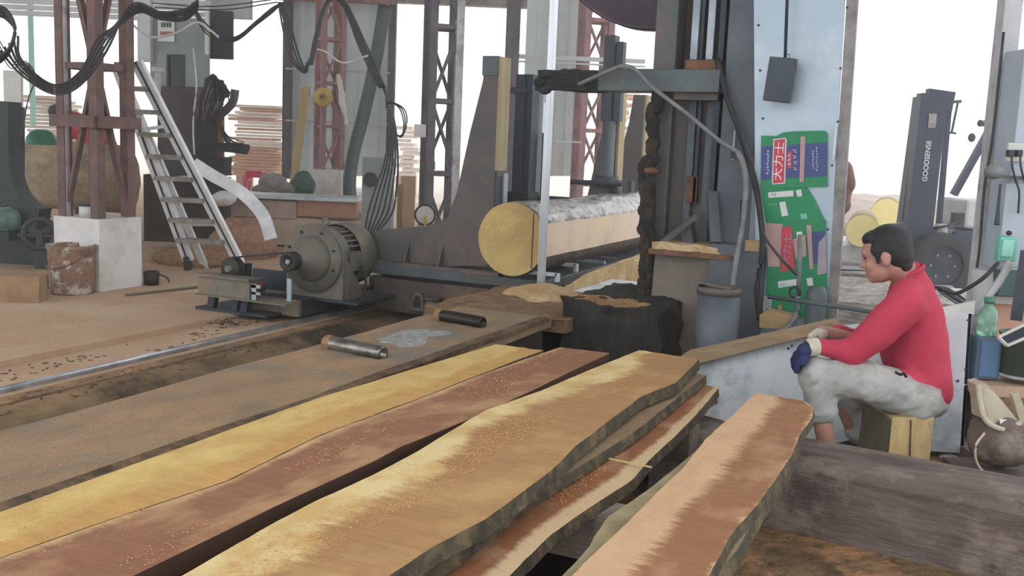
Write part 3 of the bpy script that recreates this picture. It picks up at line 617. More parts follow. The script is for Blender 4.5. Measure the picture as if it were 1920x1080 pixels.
for x in (700, 765, 828): q = Py(x, 500, 6.98); obj('gusset', MB().prism([(q.x, 6.98, .39), (q.x, 6.98, .56), (q.x, 6.9, .39)], (.012, 0, 0)), MACH2, k1)
def knee2(Yk, label, xl, taper=.3):
    k = thing('headblock', (-3.45, Yk, .36), label, 'headblock'); zt = 1.93
    obj('web', MB().prism([(-3.34, Yk, .36), (-3.34, Yk, zt), (-3.34-xl*.35, Yk, zt), (-3.34-xl*.45, Yk, zt-.3), (-3.34-xl, Yk, .75), (-3.34-xl*2.2, Yk, .6), (-3.34-xl*2.4, Yk, .36)], (0, .17, 0)), MACH2, k, bev=.008)
    obj('timber_facing', MB().b2(-3.34, Yk, .9, -3.315, Yk+.17, zt), PADW, k); obj('steel_dog', MB().b2(-3.34, Yk, .5, -3.32, Yk+.17, .9), MACHD, k)
knee2(9.62, 'middle tapering headblock seen right of the round steel column', .3)
knee2(10.45, 'farthest tapering headblock, close to the big machine column', .36)
# upright dog posts between headblocks
def ubox(mb, x0, y0, x1, y1, Y, dep):
    a = Py((x0+x1)/2-(x1-x0)/2, y1, Y); b = Py(x1, y1, Y); c = Py((x0+x1)/2, y0, Y); mb.b2(a.x, Y, (a.z+b.z)/2, b.x, Y+dep, c.z); return mb
t = thing('dog_post', (Py(970, 370, 7.45).x, 7.45, .36), 'dark slate twin upright post right behind the nearest headblock', 'upright')
obj('column', ubox(MB(), 958, 139, 975, 372, 7.45, .14), MACHD, t, bev=.004); obj('column', ubox(MB(), 976, 139, 990, 372, 7.47, .14), MACHD, t, bev=.004)
obj('clamp', ubox(MB(), 956, 164, 984, 175, 7.42, .1), MACHD, t, bev=.004); obj('lower_block', ubox(MB(), 948, 360, 990, 382, 7.4, .2), BELT, t, bev=.004); obj('foot', MB().b2(-3.55, 7.45, .36, -3.2, 7.6, .9), MACHD, t)
t = thing('striker_plate', (Py(1000, 370, 7.7).x, 7.7, .36), 'pale grey vertical plate right of the dark twin post', 'plate')
obj('upper_plate', ubox(MB(), 988, 138, 1017, 248, 7.7, .03), CLAD, t, bev=.003); obj('lower_plate', ubox(MB(), 992, 248, 1014, 385, 7.7, .03), CLAD, t, bev=.003); obj('dark_bar', ubox(MB(), 1011, 250, 1024, 385, 7.66, .03), MACHD, t, bev=.003); obj('pin', ubox(MB(), 1021, 175, 1027, 193, 7.66, .02), BELT, t); obj('foot', MB().b2(-3.34, 7.7, .36, -3.05, 7.76, .95), MACHD, t)
YH = Px(1136, 350, -3.385).y
t = thing('hydraulic_column', (-3.385, YH, .36), 'round grey steel column with a clamp standing behind the log', 'hydraulic column')
c0 = Py(1136, 350, (YH+0.00))
obj('cylinder', MB().cyl((c0.x, (YH+0.00), .36), (c0.x, (YH+0.00), 1.62), .065, n=28), MACH, t)
obj('upper_post', MB().b2(c0.x-.09, (YH-0.02), 1.62, c0.x+.02, (YH+0.12), Py(1133, 66, (YH+0.00)).z), MACHD, t, bev=.005); obj('upper_post', MB().b2(c0.x+.03, (YH+0.00), 1.62, c0.x+.1, (YH+0.10), Py(1150, 78, (YH+0.00)).z), MACHD, t, bev=.005)
obj('clamp_ring', MB().cyl((c0.x, (YH+0.00), Py(1130, 352, (YH+0.00)).z), (c0.x, (YH+0.00), Py(1130, 330, (YH+0.00)).z), .12, n=24), MACHD, t)
zc_ = Py(1100, 343, (YH-0.10)).z; obj('handle_bar', MB().cyl((c0.x-.33, (YH-0.10), zc_), (c0.x+.2, (YH-0.10), zc_+.01), .025), MACHD, t)
for dx in (.24, .38): obj('bracket', MB().b2(c0.x+dx-.14, (YH-0.05), zc_-.1, c0.x+dx-.1, (YH+0.05), zc_+.04), MACHD, t)
# motor
my = 6.42; mc = Py(589, 484, my); mx, mz = mc.x, mc.z
t = thing('drive_motor', (mx, my, .12), 'big dusty grey flange motor driving the carriage belts', 'motor')
rd = .265; zb = .12
pl_ = [(mx-rd, my, zb)] + [(mx+rd*math.cos(a), my, mz+rd*math.sin(a)) for a in [math.pi*(1-k/24) for k in range(25)]] + [(mx+rd, my, zb)]
obj('mounting_plate', MB().prism(pl_, (0, .05, 0)), MOTOR, t, bev=.005)
obj('flange', MB().lathe([(.001, -.0), (.25, 0), (.262, .01), (.262, .035), (.001, .035)], (mx, my, mz), (0, -1, 0), 48), MOTOR, t)
obj('bearing_cone', MB().lathe([(.178, .03), (.178, .055), (.16, .09), (.11, .15), (.075, .2), (.06, .24), (.05, .26), (.001, .26)], (mx, my, mz), (0, -1, 0), 44), MOTOR, t)
pu = obj('pulley', MB().lathe([(.035, .245), (.07, .245), (.074, .265), (.06, .28), (.06, .295), (.074, .31), (.07, .335), (.045, .335), (.04, .31), (.001, .31)], (mx, my, mz), (0, -1, 0), 36), MOTORD, t)
obj('shaft_nut', MB().cyl((mx, my-.30, mz), (mx, my-.335, mz), .018, n=12), CHROME, pu)
obj('stator_body', MB().lathe([(.235, 0), (.235, .1), (.001, .1)], (mx, my+.05, mz), (0, 1, 0), 44), MOTOR, t)
obj('fin_section', MB().cyl((mx, my+.14, mz), (mx, my+.3, mz), .215, n=44), MOTORD, t)
g = MB()
for k in range(30):
    a = 2*math.pi*k/30; d = V((math.cos(a), 0, math.sin(a))); g.bar(V((mx, my+.14, mz))+d*.222, V((mx, my+.3, mz))+d*.222, .012, .022, upv=d)
obj('cooling_fins', g, MOTOR, t)
obj('rear_drum', MB().lathe([(.245, .29), (.25, .3), (.25, .5), (.235, .53), (.15, .545), (.001, .545)], (mx, my, mz), (0, 1, 0), 44), MOTOR, t)
obj('terminal_box', MB().box((mx+.2, my+.22, mz-.03), (.1, .16, .14)), MOTOR, t, bev=.01)
obj('rating_plate', MB().box((mx+.165, my+.2, mz+.15), (.004, .09, .08), 0, 0, R(-48)), MOTORD, t)
obj('lifting_eye', MB().tor((mx+.03, my+.1, mz+.275), (0, 1, 0), .028, .009, 20), MOTOR, t)
obj('side_gusset', MB().prism([(mx+rd, my+.05, zb), (mx+rd, my+.05, mz), (mx+rd, my+.3, zb)], (.012, 0, 0)), MOTOR, t)
obj('side_cable', MB().tube([(mx+.26, my+.25, mz-.06), (mx+.33, my+.22, mz-.15), (mx+.34, my+.2, .14)], .013), BELT, t)
g = MB()
for a in (20, 65, 115, 160, 200, 340): g.cyl((mx+.22*math.cos(R(a)), my-.035, mz+.22*math.sin(R(a))), (mx+.22*math.cos(R(a)), my-.05, mz+.22*math.sin(R(a))), .011, n=6)
obj('flange_bolts', g, MOTORD, t)
# motor base frame
t = thing('steel_skid', (-5.0, 6.4, 0), 'grey welded steel base frame under the big motor', 'base frame')
q0 = Py(392, 592, 6.02); q1 = Py(565, 592, 6.22)
obj('front_channel', MB().b2(Py(455, 575, 6.2).x, 6.18, .0, q1.x, 6.22, .125), MOTOR, t, bev=.004)
obj('side_channel', MB().b2(q1.x-.04, 6.22, .0, q1.x, 7.6, .125), MACHD, t, bev=.004)
obj('floor_plate', MB().b2(Py(383, 590, 6.1).x, 6.0, .0, -4.75, 7.5, .02), MACHD, t)
obj('tray', MB().b2(-5.3, 6.2, .08, -4.7, 7.4, .1), MACHD, t)
a = Py(371, 513, 5.98); b = Py(468, 521, 5.98); zt2 = a.z
ib = obj('box_beam', MB().b2(a.x, 5.98, .125, b.x, 6.02, zt2), MOTOR, t, bev=.004)
obj('beam_flange', MB().b2(a.x-.01, 5.95, zt2-.012, b.x+.01, 6.1, zt2+.004), MOTOR, t); obj('beam_flange', MB().b2(a.x-.01, 5.95, .12, b.x+.35, 6.1, .13), MOTOR, t)
obj('rear_beam', MB().b2(a.x+.1, 6.5, .125, b.x+.1, 6.55, zt2), MACHD, t)
for x in (396, 440, 458): q = Py(x, 570, 6.03); obj('leg', MB().box((q.x, 6.05, .065), (.06, .05, .12), 0, 0, R(12)), MACHD, t)
T('motor_stand', MB().b2(mx-.3, my-.02, .1, mx+.42, my+.62, .122), MACHD, 'dark steel plate directly beneath the big motor', 'plate')
lp_ = V((Py(437, 503, 6.12).x, 6.12, Py(437, 503, 6.12).z))
t = thing('lower_pulley', lp_-V((0, 0, .08)), 'small dark grooved belt pulley at the left end of the motor base', 'pulley')
obj('sheave', MB().lathe([(.001, -.04), (.085, -.04), (.09, -.03), (.072, -.015), (.072, 0), (.09, .015), (.09, .03), (.085, .04), (.001, .04)], lp_, (0, 1, 0), 36), MOTORD, t)
obj('hub', MB().cyl(lp_-V((0, .07, 0)), lp_+V((0, .15, 0)), .025), MOTOR, t); obj('bearing', MB().box(lp_+V((0, .12, -.04)), (.12, .06, .14)), MACHD, t)
pcn = V((mx, my-.29, mz)); l2 = lp_+V((0, 0, 0))
dd = (pcn-l2); dd.y = 0; nn = V((-dd.z, 0, dd.x)).normalized()
l3 = V((l2.x, my-.29, l2.z))
T('drive_belt', MB().bar(l3-nn*-.082, pcn-nn*-.066, .022, .014, upv=nn), BELT, 'upper run of the black drive belt from motor to lower pulley', 'belt')
bp = Py(405, 590, 6.1)
T('drive_belt', MB().bar(l3-nn*.082+(pcn-l3)*.12, pcn-nn*.066, .022, .014, upv=nn), BELT, 'lower run of the black drive belt, passing the slotted bracket', 'belt')
g = MB()
for k in range(3): g.b2(b.x+.02+k*.0, 6.0+k*.05, .13+k*.03, b.x+.07, 6.03+k*.05, .15+k*.03)
T('slotted_bracket', MB().b2(b.x+.01, 5.99, .13, b.x+.05, 6.0, .25).b2(b.x+.25, 6.1, .13, b.x+.29, 6.11, .3).b2(b.x+.01, 5.99, .22, b.x+.09, 6.0, .245).b2(b.x+.01, 5.99, .17, b.x+.09, 6.0, .19), GALV, 'bright slotted bracket beside the belts on the motor base', 'bracket')
ob = Py(503, 497, 6.5); T('oil_cup', MB().lathe([(.001, 0), (.045, 0), (.05, .05), (.04, .07), (.001, .075)], (ob.x, 6.4, .125), n=20), RUST, 'small rusty cup on the motor base left of the motor', 'cup')
# shackle and cap on the carriage end
q = Py(783, 582, 6.9); t = thing('lifting_shackle', (q.x, 6.9, 0), 'steel shackle on the front end of the carriage', 'shackle')
g = MB().tube([(q.x-.045, 6.9, .03), (q.x-.045, 6.9, .1), (q.x-.03, 6.9, .14), (q.x, 6.9, .155), (q.x+.03, 6.9, .14), (q.x+.045, 6.9, .1), (q.x+.045, 6.9, .03)], .017); obj('bow', g, MACH2, t); obj('pin', MB().cyl((q.x-.07, 6.9, .03), (q.x+.07, 6.9, .03), .02), MACH2, t)
q = Py(810, 565, 6.88); T('bearing_cap', MB().cyl((q.x, 6.88, .02), (q.x, 6.88, .13), .055).cyl((q.x, 6.88, .13), (q.x, 6.88, .145), .07), MACH2, 'round flanged cap beside the shackle on the carriage end', 'cap')

# ------------------------------------------------------------------ log on the carriage
YL = 6.62; ztp = Py(952, 379, YL).z; zbt = Py(955, 517, YL).z; rl = (ztp-zbt)/2; xl = Py(897, 450, YL).x+rl; zl = (ztp+zbt)/2
xc = Py(999, 450, YL).x; xs = Py(1012, 450, YL).x
BARKW = mat('wet_glossy_bark', (168, 164, 160), (92, 88, 84), 12, .2, .25, bump=1, st=(1, .5, 1), bscale=16, lo=.4, hi=.6)
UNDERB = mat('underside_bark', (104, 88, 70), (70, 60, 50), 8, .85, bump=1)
ENDM = mat('yellow_log_end', (214, 186, 122), (198, 168, 102), 2.2, .75, st=(1, 1, 1), c3=(182, 150, 96), s3=1.3)
def logpart(x_lo, x_hi, n=40, ny=60, LL=5.0):
    """part of the log between two vertical saw cuts"""
    bm = bmesh.new(); rows = []
    for j in range(ny+1):
        y = YL+LL*j/ny; row = []
        pts = []
        for i in range(n):
            a = 2*math.pi*i/n; rr = rl*(1+(.05*noise.noise((math.cos(a)*1.5, math.sin(a)*1.5, y*2.2)) + .025*noise.noise((math.cos(a)*5, math.sin(a)*5, y*7)))*min(1, j/3+.15))
            x = xl+rr*math.cos(a); z = zl+rr*math.sin(a)
            x2 = min(max(x, x_lo), x_hi)
            pts.append(bm.verts.new((x2, y, z)))
        rows.append(pts)
    for j in range(ny):
        for i in range(n):
            q = [rows[j][i], rows[j][(i+1) % n], rows[j+1][(i+1) % n], rows[j+1][i]]
            f = bm.faces.new(q); f.smooth = True
            xm = [v.co.x for v in q]
            if min(xm) > x_hi-1e-4 or max(xm) < x_lo+1e-4: f.material_index = 1; f.smooth = False
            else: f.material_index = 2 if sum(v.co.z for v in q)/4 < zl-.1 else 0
    for r_ in (rows[0], rows[-1]):
        f = bm.faces.new(r_); f.material_index = 3
    return bm
t = thing('saw_log', (xl, 9, .36), 'thick yellow-ended log with glossy wet bark lying on the carriage', 'log')
obj('log_body', logpart(-9, xs), [BARKW, SAWNF, UNDERB, ENDM], t)
hk = math.sqrt(max(0, rl*rl-(xc-xl)**2))*.97
obj('saw_kerf', MB().b2(xc-.005, YL-.002, zl-hk, xc+.003, YL+.3, zl+hk), BELT, t, label='narrow dark saw kerf started down the log end')
for i, (x, y, xe) in enumerate([(1043, 516, .28), (1078, 498, .25), (1130, 492, .3), (1150, 486, .2)]):
    Yq = [6.75, 7.3, 8.3, 8.8][i]; q = Py(x, y, Yq)
    T('support_bar', MB().b2(q.x-.5, Yq, q.z-.012, q.x, Yq+.04, q.z+.012).b2(q.x-.01, Yq, q.z-.05, q.x+.015, Yq+.04, q.z+.012), GALVP, ['pale hooked bar under the log end, nearest the blade', 'pale hooked bar under the log, second from the blade', 'pale hooked bar under the log, third from the blade', 'farthest pale hooked bar under the log'][i], 'bar')

# ------------------------------------------------------------------ band saw
t = thing('band_saw', (-1.5, 6.4, 0), 'tall grey vertical band saw column with blade, guide arm and wheel', 'band saw')
def cbox(name, x0, x1, ya, yb, Y, dep, m, bev=.008, par=None):
    a = Py(x0, (ya+yb)/2, Y); b = Py(x1, (ya+yb)/2, Y); zt_ = Py((x0+x1)/2, ya, Y).z; zb_ = Py((x0+x1)/2, yb, Y).z
    return obj(name, MB().b2(a.x, Y, max(zb_, 0), b.x, Y+dep, zt_), m, par or t, bev=bev)
cbox('column_left_web', 1221, 1262, -300, 660, 6.12, .62, mat('brown_grey_column_paint', (112, 100, 98), (90, 92, 92), 2.5, .6, .2, c3=(86, 96, 88), s3=2.2))
cbox('column_recess', 1258, 1300, -300, 660, 6.3, .4, mat('dark_maroon_recess', (88, 74, 72), (66, 60, 60), 3, .7))
cbox('column_back', 1290, 1420, -300, 660, 6.32, .4, MACHD)
cbox('column_right_web', 1356, 1424, -300, 655, 6.02, .66, MACH)
cbox('column_edge_flange', 1349, 1360, -300, 400, 6.08, .3, MACHD, .003)
cbox('guide_rail', 1306, 1320, -300, 112, 6.2, .04, CHROME, .003); cbox('guide_rail', 1336, 1350, -300, 112, 6.2, .04, CHROME, .003); cbox('lead_screw', 1323, 1330, -300, 112, 6.22, .03, MACHD, .003)
cbox('collar_block', 1284, 1351, 112, 132, 6.0, .3, RUST, .006)
cbox('lower_collar', 1262, 1346, 172, 188, 6.02, .28, MACH2, .006)
cbox('lower_guide', 1284, 1298, 188, 455, 6.16, .1, MACH, .003); cbox('lower_guide', 1318, 1334, 188, 455, 6.16, .1, MACH, .003); cbox('lower_screw', 1303, 1310, 188, 380, 6.14, .04, MACHD, .003)
cbox('mid_body', 1228, 1360, 185, 470, 6.2, .5, MACH2)
cbox('rust_stain_plate', 1286, 1306, 330, 380, 6.14, .06, RUST, .003)
cbox('slim_pin', 1374, 1377, 245, 300, 5.98, .02, CHROME, 0)
# guide arm
ga = Py(1350, 130, 5.95); gb = Py(1122, 133, 5.95); gz0 = Py(1240, 172, 5.95).z; gz1 = Py(1240, 129, 5.95).z
obj('guide_arm', MB().b2(gb.x, 5.95, gz0, ga.x, 6.15, gz1), MACHG, t, bev=.006)
g2 = Py(1008, 150, 5.98)
m_ = MB().b2(g2.x, 5.96, gz0, gb.x+.02, 6.16, gz1-.01)
m_.wear(6, .014, 9, 3); obj('arm_rubber_sleeve', m_, GREASE, t)
for x, y, r_ in ((1030, 140, .035), (1058, 138, .03), (1015, 155, .04), (1022, 168, .03)): obj('grease_lump', lump(Py(x, y, 5.98), (r_*1.4, r_, r_), x), GREASE, t)
obj('blade', MB().b2(Px(1035, 300, -2.75).x-.0012, 6.42, .3, -2.75+.0012, 6.56, 3.2), BLADE, t)
wc = V((-2.06, 6.5, 2.83)); wr = .7
obj('upper_wheel', MB().lathe([(.05, -.06), (wr-.05, -.04), (wr-.02, -.07), (wr, -.07), (wr, .07), (wr-.02, .07), (wr-.05, .04), (.05, .06)], wc, (0, 1, 0), 64), mat('plum_wheel_paint', (88, 74, 84), (70, 62, 72), 3, .5, .2), t)
obj('wheel_hub', MB().cyl(wc-V((0, .12, 0)), wc+V((0, .12, 0)), .09), MACHD, t)
# lower housing: dusty plates, ledge, struts
a = Py(1228, 468, 5.92); b = Py(1322, 468, 5.92); zl_ = a.z
obj('lower_housing', MB().prism([(a.x-.02, 5.92, 0), (a.x, 5.92, zl_), (b.x+.08, 5.92, zl_), (b.x+.08, 5.92, 0)], (0, .8, 0)), mat('dusty_housing_plate', (134, 122, 112), (110, 101, 94), 2.5, .75), t, bev=.01)
obj('lower_housing_right', MB().b2(b.x+.04, 5.86, 0, Py(1432, 500, 5.86).x, 6.6, Py(1380, 460, 5.86).z), MACH, t, bev=.01)
obj('housing_ledge', MB().b2(a.x-.02, 5.85, zl_-.02, b.x+.18, 6.2, zl_+.01), RUST, t)
g = MB()
m_ = MB().b2(a.x, 5.86, zl_+.01, b.x+.1, 6.2, zl_+.05).wear(5, .016, 8, 5); obj('ledge_sawdust', m_, SAWD, t)
obj('strut', MB().bar(Py(1240, 455, 5.9), Py(1305, 405, 5.98), .05, .03), MACH2, t); obj('strut', MB().bar(Py(1341, 455, 5.9), Py(1335, 360, 6.0), .06, .03), MACH, t)
obj('gusset', MB().prism([Py(1278, 458, 5.98), Py(1290, 395, 5.98), Py(1300, 458, 5.98)], (0, .1, 0)), MACH2, t)
a = Py(1397, 470, 5.85); b = Py(1424, 452, 5.85); obj('yellowed_port', MB().b2(a.x, 5.84, a.z, b.x, 5.87, b.z), CARD, t)
# crust hanging along the left edge
g = MB()
for k in range(70):
    y = 178+k*7.0; x = 1216+6*noise.noise((k*.3, 0, 0))-(6 if y > 300 else -8)
    if y < 200: x += 8
    g.ell(Py(x, y, 6.02), (.035+.02*random.random(), .05, .035+.02*random.random()), seg=8, rings=6)
    if y > 300 and k % 2: g.ell(Py(x+9, y, 6.0), (.035, .05, .05), seg=8, rings=6)
obj('crust_edge', g, mat('dark_dusty_crust', (54, 52, 50), (30, 32, 36), 12, .95, bump=1, c3=(76, 64, 50), s3=7), t)
obj('crust_ledge', lump(Py(1222, 320, 5.98), (.05, .05, .025), 4), RUST, t)
# hoses on the column
obj('arm_hose', MB().tube([Py(1085, 158, 5.9), Py(1130, 138, 5.85), Py(1168, 124, 5.85), Py(1195, 134, 5.85), Py(1225, 165, 5.8), Py(1290, 215, 5.78), Py(1350, 265, 5.8), Py(1383, 285, 5.85)], .013), GREYHOSE, t)
obj('down_hose', MB().tube([Py(1383, 285, 5.85), Py(1394, 310, 5.82), Py(1398, 350, 5.82), Py(1393, 420, 5.8), Py(1382, 480, 5.78), Py(1372, 545, 5.74)], .017), GREYHOSE, t)
obj('black_hose', MB().tube([Py(1345, 110, 6.0), Py(1362, 180, 5.96), Py(1388, 250, 5.95), Py(1412, 330, 5.9), Py(1425, 400, 5.84), Py(1430, 470, 5.8), Py(1420, 540, 5.8), Py(1424, 600, 5.8)], .017), BELT, t)
obj('bracket_bar', MB().bar(Py(1392, 375, 5.9), Py(1390, 450, 5.85), .02), BELT, t)
obj('hose_fitting', MB().box(Py(1380, 290, 5.9), (.05, .05, .05)), MACHD, t)
# motor drum at the foot
c = Py(1345, 600, 5.45); zt_ = Py(1345, 550, 5.45).z
t = thing('drum', (c.x, 5.45, 0), 'dark round steel drum at the foot of the band saw column', 'drum')
obj('drum_body', MB().lathe([(.001, 0), (.115, 0), (.118, zt_), (.1, zt_+.0), (.09, zt_-.03), (.001, zt_-.03)], (c.x, 5.45, 0), n=40), MACH, t)
obj('top_ring', MB().lathe([(.1, 0), (.122, 0), (.122, .03), (.112, .04), (.1, .03), (.1, 0)], (c.x, 5.45, zt_), n=40), MACH2, t); obj('lid_plate', MB().box((c.x-.02, 5.43, zt_+.045), (.2, .14, .012), 0, R(-8), R(6)), MACH2, t)
# crusted block and heaps by the blade
a = Py(1052, 600, 5.45); b = Py(1238, 600, 5.45)
m_ = MB().b2(a.x, 5.45, -.3, b.x, 6.3, Py(1140, 572, 5.45).z); m_.wear(14, .035, 7, 1)
T('crusted_saw_base', m_, mat('greasy_dark_crust', (56, 52, 48), (28, 30, 32), 9, .9, bump=1, st=(1, 1, .35)), 'black saw base thickly crusted with damp sawdust left of the column', 'saw base')
zc2 = Py(1140, 572, 5.45).z
m_ = MB().b2(a.x+.02, 5.5, zc2-.03, b.x-.1, 5.7, zc2+.0); m_.wear(10, .035, 9, 2); T('sawdust_drift', m_, SAWO, 'orange-brown sawdust lying along the rim of the crusted saw base', 'sawdust')
T('ledge_shade_box', MB().b2(-2.95, 5.45, -.65, -2.3, 6.38, .28), PITM, 'dark box added as the shade under the sawdust-covered ledge by the blade', 'stand')  # dark filler added so the space beneath the ledge reads as shade
T('sawdust_ledge', MB().b2(-3.0, 5.28, .3, -2.1, 6.4, .375).wear(14, .022, 6, 7), mat('brown_damp_sawdust', (150, 118, 86), (104, 82, 60), 12, .98, bump=1), 'sawdust-covered ledge between the deck and the blade', 'ledge')
h0 = Py(1018, 556, 6.2)
m_ = MB()
for v_ in range(1):
    m_.ell((h0.x, 6.2, .33), (.28, .3, .1), seg=36, rings=20)
for v in m_.bm.verts: v.co += noise.noise_vector(v.co*9)*.03
T('sawdust_heap', m_, SAWD, 'small pale heap of fresh sawdust at the foot of the blade', 'sawdust heap')
P_ = [Px(x, y, -2.62) for x, y in [(1035, 570), (1060, 535), (1100, 512), (1205, 474), (1215, 470), (1215, 530), (1100, 575)]]
T('dusted_board', MB().prism(P_, (.03, 0, 0)).wear(4, .01, 10, 4), SAWD, 'upright board caked with pale sawdust under the log', 'board')
a = Pz(1110, 560, .36); T('bright_plate', MB().b2(-2.58, 6.3, .33, -1.95, 7.5, .345), GALVP, 'shiny pale plate lying right of the sawdust heap', 'plate')

# ------------------------------------------------------------------ roller deck
dk = MB().b2(-2.75, -.5, .345, -2.15, 5.25, .4)
dk.bm.faces.ensure_lookup_table(); dk.wear(22, .006, 6, 8)
t = thing('roller_deck', (-2.45, 2.4, -.65), 'long sawdust-covered steel outfeed deck with two rollers', 'outfeed deck')
obj('table_plate', dk, DECKM, t)
obj('side_skirt', MB().b2(-2.72, -.4, -.65, -2.18, 5.2, .345), PITM, t)
obj('edge_batten', MB().b2(-2.2, -.5, .385, -2.14, 5.2, .408).wear(20, .009, 9, 3), mat('lumpy_brown_edge', (122, 98, 72), (66, 54, 44), 9, .9, bump=1), t)
obj('wet_patch', lump(V((-2.47, 4.25, .3985)), (.13, .22, .008), 3, .8), mat('wet_bare_steel', (196, 202, 208), (150, 150, 148), 30, .3, .4, bump=.6), t, label='bare shiny wet patch')
for i, (p, q) in enumerate([((618, 643), (722, 664)), ((826, 591), (908, 606))]):
    a = Pz(*p, .425); b = Pz(*q, .425); d = (b-a).normalized()
    t = thing('deck_roller', (a+b)/2-V((0, 0, .03)), ['chrome roller with sawdust on its left end, nearer the viewer', 'dark steel roller on the far part of the deck'][i], 'roller')
    obj('roller_tube', MB().lathe([(.001, 0), (.012, 0), (.012, .01), (.032, .01), (.034, .02), (.034, (b-a).length-.02), (.032, (b-a).length-.01), (.02, (b-a).length-.01), (.02, (b-a).length-.04), (.001, (b-a).length-.04)], a, d, 32), mat('roller_metal_%d' % i, (170, 166, 160), (60, 58, 56), 5, .3, .8, st=(1, 1, 3)) if i == 0 else mat('dark_roller_metal', (60, 56, 54), (42, 40, 40), 6, .4, .6), t)
    obj('sawdust_clump', lump(a+V((0, 0, -.0)), (.04, .035, .035), i*4+2), SAWO, t)

# ------------------------------------------------------------------ boards in the foreground
def extrap(P, y):
    for a, b in zip(P, P[1:]):
        if a.y <= y <= b.y: return a.x+(b.x-a.x)*(y-a.y)/(b.y-a.y)
    a, b = (P[0], P[-1]) if y < P[0].y else (P[-2], P[-1])
    s = (b.x-a.x)/(b.y-a.y); s = max(-.08, min(.08, s)) if y < P[0].y else s
    o = P[0] if y < P[0].y else P[-1]
    return o.x+(y-o.y)*s
def slab(label, Lp, Rp, z, th, m, group=None, y0=.9, em=None, wav=.004, bark=.006, zt=0, warp=.004, seed=0, extra=None):
    Lw = [Pz(x, y, z) for x, y in Lp]; Rw = [Pz(x, y, z) for x, y in Rp]
    yl, yr = Lw[-1].y, Rw[-1].y; n = 90; mcr = 10; bm = bmesh.new(); uvl = bm.loops.layers.uv.new('UVMap')
    top = []; bot = []
    for j in range(n+1):
        f = j/n; row = []; rb = []
        for i in range(mcr+1):
            g = i/mcr; ye = yl+(yr-yl)*g; y = y0+(ye-y0)*f
            xa = extrap(Lw, y0+(yl-y0)*f)+wav*noise.noise((y*4, seed, 0))+wav*.5*noise.noise((y*17, seed, 1)); xb = extrap(Rw, y0+(yr-y0)*f)+wav*noise.noise((y*4, seed, 5))+wav*.5*noise.noise((y*17, seed, 6))
            if f == 1: y += .012*noise.noise((g*6, seed, 9))
            zz = z+warp*noise.noise((y*1.2, g, seed))+zt*(y-2.5)
            row.append(bm.verts.new((xa+(xb-xa)*g, y, zz)))
            ex = -bark if i == 0 else (bark if i == mcr else 0)
            rb.append(bm.verts.new((xa+(xb-xa)*g+ex, y, zz-th)))
        top.append(row); bot.append(rb)
    def q(a, b, c, d, mi, uvs=None):
        f = bm.faces.new((a, b, c, d)); f.material_index = mi
        if uvs:
            for l, uv in zip(f.loops, uvs): l[uvl].uv = uv
    for j in range(n):
        for i in range(mcr):
            u0, u1 = j/n*4, (j+1)/n*4; v0, v1 = i/mcr, (i+1)/mcr
            u0 += seed; u1 += seed
            q(top[j][i], top[j][i+1], top[j+1][i+1], top[j+1][i], 0, ((u0, v0), (u0, v1), (u1, v1), (u1, v0)))
            q(bot[j][i], bot[j+1][i], bot[j+1][i+1], bot[j][i+1], 1)
        q(top[j][0], top[j+1][0], bot[j+1][0], bot[j][0], 1); q(top[j][mcr], bot[j][mcr], bot[j+1][mcr], top[j+1][mcr], 1)
    for i in range(mcr):
        q(top[n][i], top[n][i+1], bot[n][i+1], bot[n][i], 1); q(top[0][i], bot[0][i], bot[0][i+1], top[0][i+1], 1)
    return obj('sawn_board', bm, [m, em or BARKE], None, label=label, cat='board', group=group)
s2L = [(0, 1047), (215, 972), (425, 902), (600, 817), (765, 757), (900, 703), (1050, 651)]
slab('narrow yellow sapwood board lying beside the roller deck', [(0, 960), (600, 745), (930, 645)], [(x-1, y-1) for x, y in s2L[:-1]]+[(1018, 657)], .452, .04, W1, seed=1)
slab('long red-brown board with a straight dark edge, second from the deck', s2L, [(250, 1080), (520, 948), (700, 866), (750, 838), (910, 772), (1010, 727), (1143, 662)], .455, .05, W2, seed=2, bark=0, wav=.0, em=mat('dark_sawn_edge', (92, 62, 44), (64, 46, 36), 6, .9, st=(1, .2, 1)))
slab('wide wavy-edged board, yellow on its left and brown on its right, in the middle', [(340, 1080), (505, 985), (590, 940), (700, 890), (785, 845), (910, 770), (1015, 732), (1100, 695), (1198, 657)],
     [(730, 1080), (810, 1025), (910, 975), (990, 915), (1030, 885), (1080, 835), (1140, 790), (1200, 745), (1265, 720), (1311, 673)], .47, .045, W3, seed=3)
slab('dull grey-tan board showing under the wide middle board', [(360, 1100), (620, 960), (800, 880), (1000, 780), (1120, 720), (1230, 685)],
     [(785, 1075), (850, 1040), (1000, 925), (1090, 872), (1185, 812), (1260, 755), (1324, 703)], .415, .035, W3B, seed=4)
slab('dark red-brown board with a cream right edge, lowest of the middle pile', [(560, 1120), (780, 990), (900, 930), (1050, 840), (1150, 790), (1240, 735), (1290, 712)],
     [(955, 1080), (1030, 1005), (1100, 955), (1185, 900), (1212, 868), (1294, 790), (1348, 728)], .372, .035, W3C, seed=5)
slab('pink and brown board with a jagged dividing line, rightmost of the boards', [(1072, 1080), (1165, 992), (1200, 958), (1233, 921), (1281, 876), (1322, 823), (1375, 778), (1416, 738)],
     [(1330, 1080), (1351, 1040), (1375, 999), (1412, 954), (1453, 901), (1485, 852), (1501, 815), (1522, 783), (1526, 765), (1510, 752)], .452, .03, W4, seed=6)
slab('grey-green board poking out beneath the rightmost board', [(1055, 1080), (1100, 1030), (1140, 970), (1225, 910), (1300, 850), (1340, 815), (1395, 775)],
     [(1336, 1085), (1383, 1030), (1428, 948), (1445, 925), (1480, 870), (1500, 830), (1505, 790)], .42, .045, W5, seed=7)
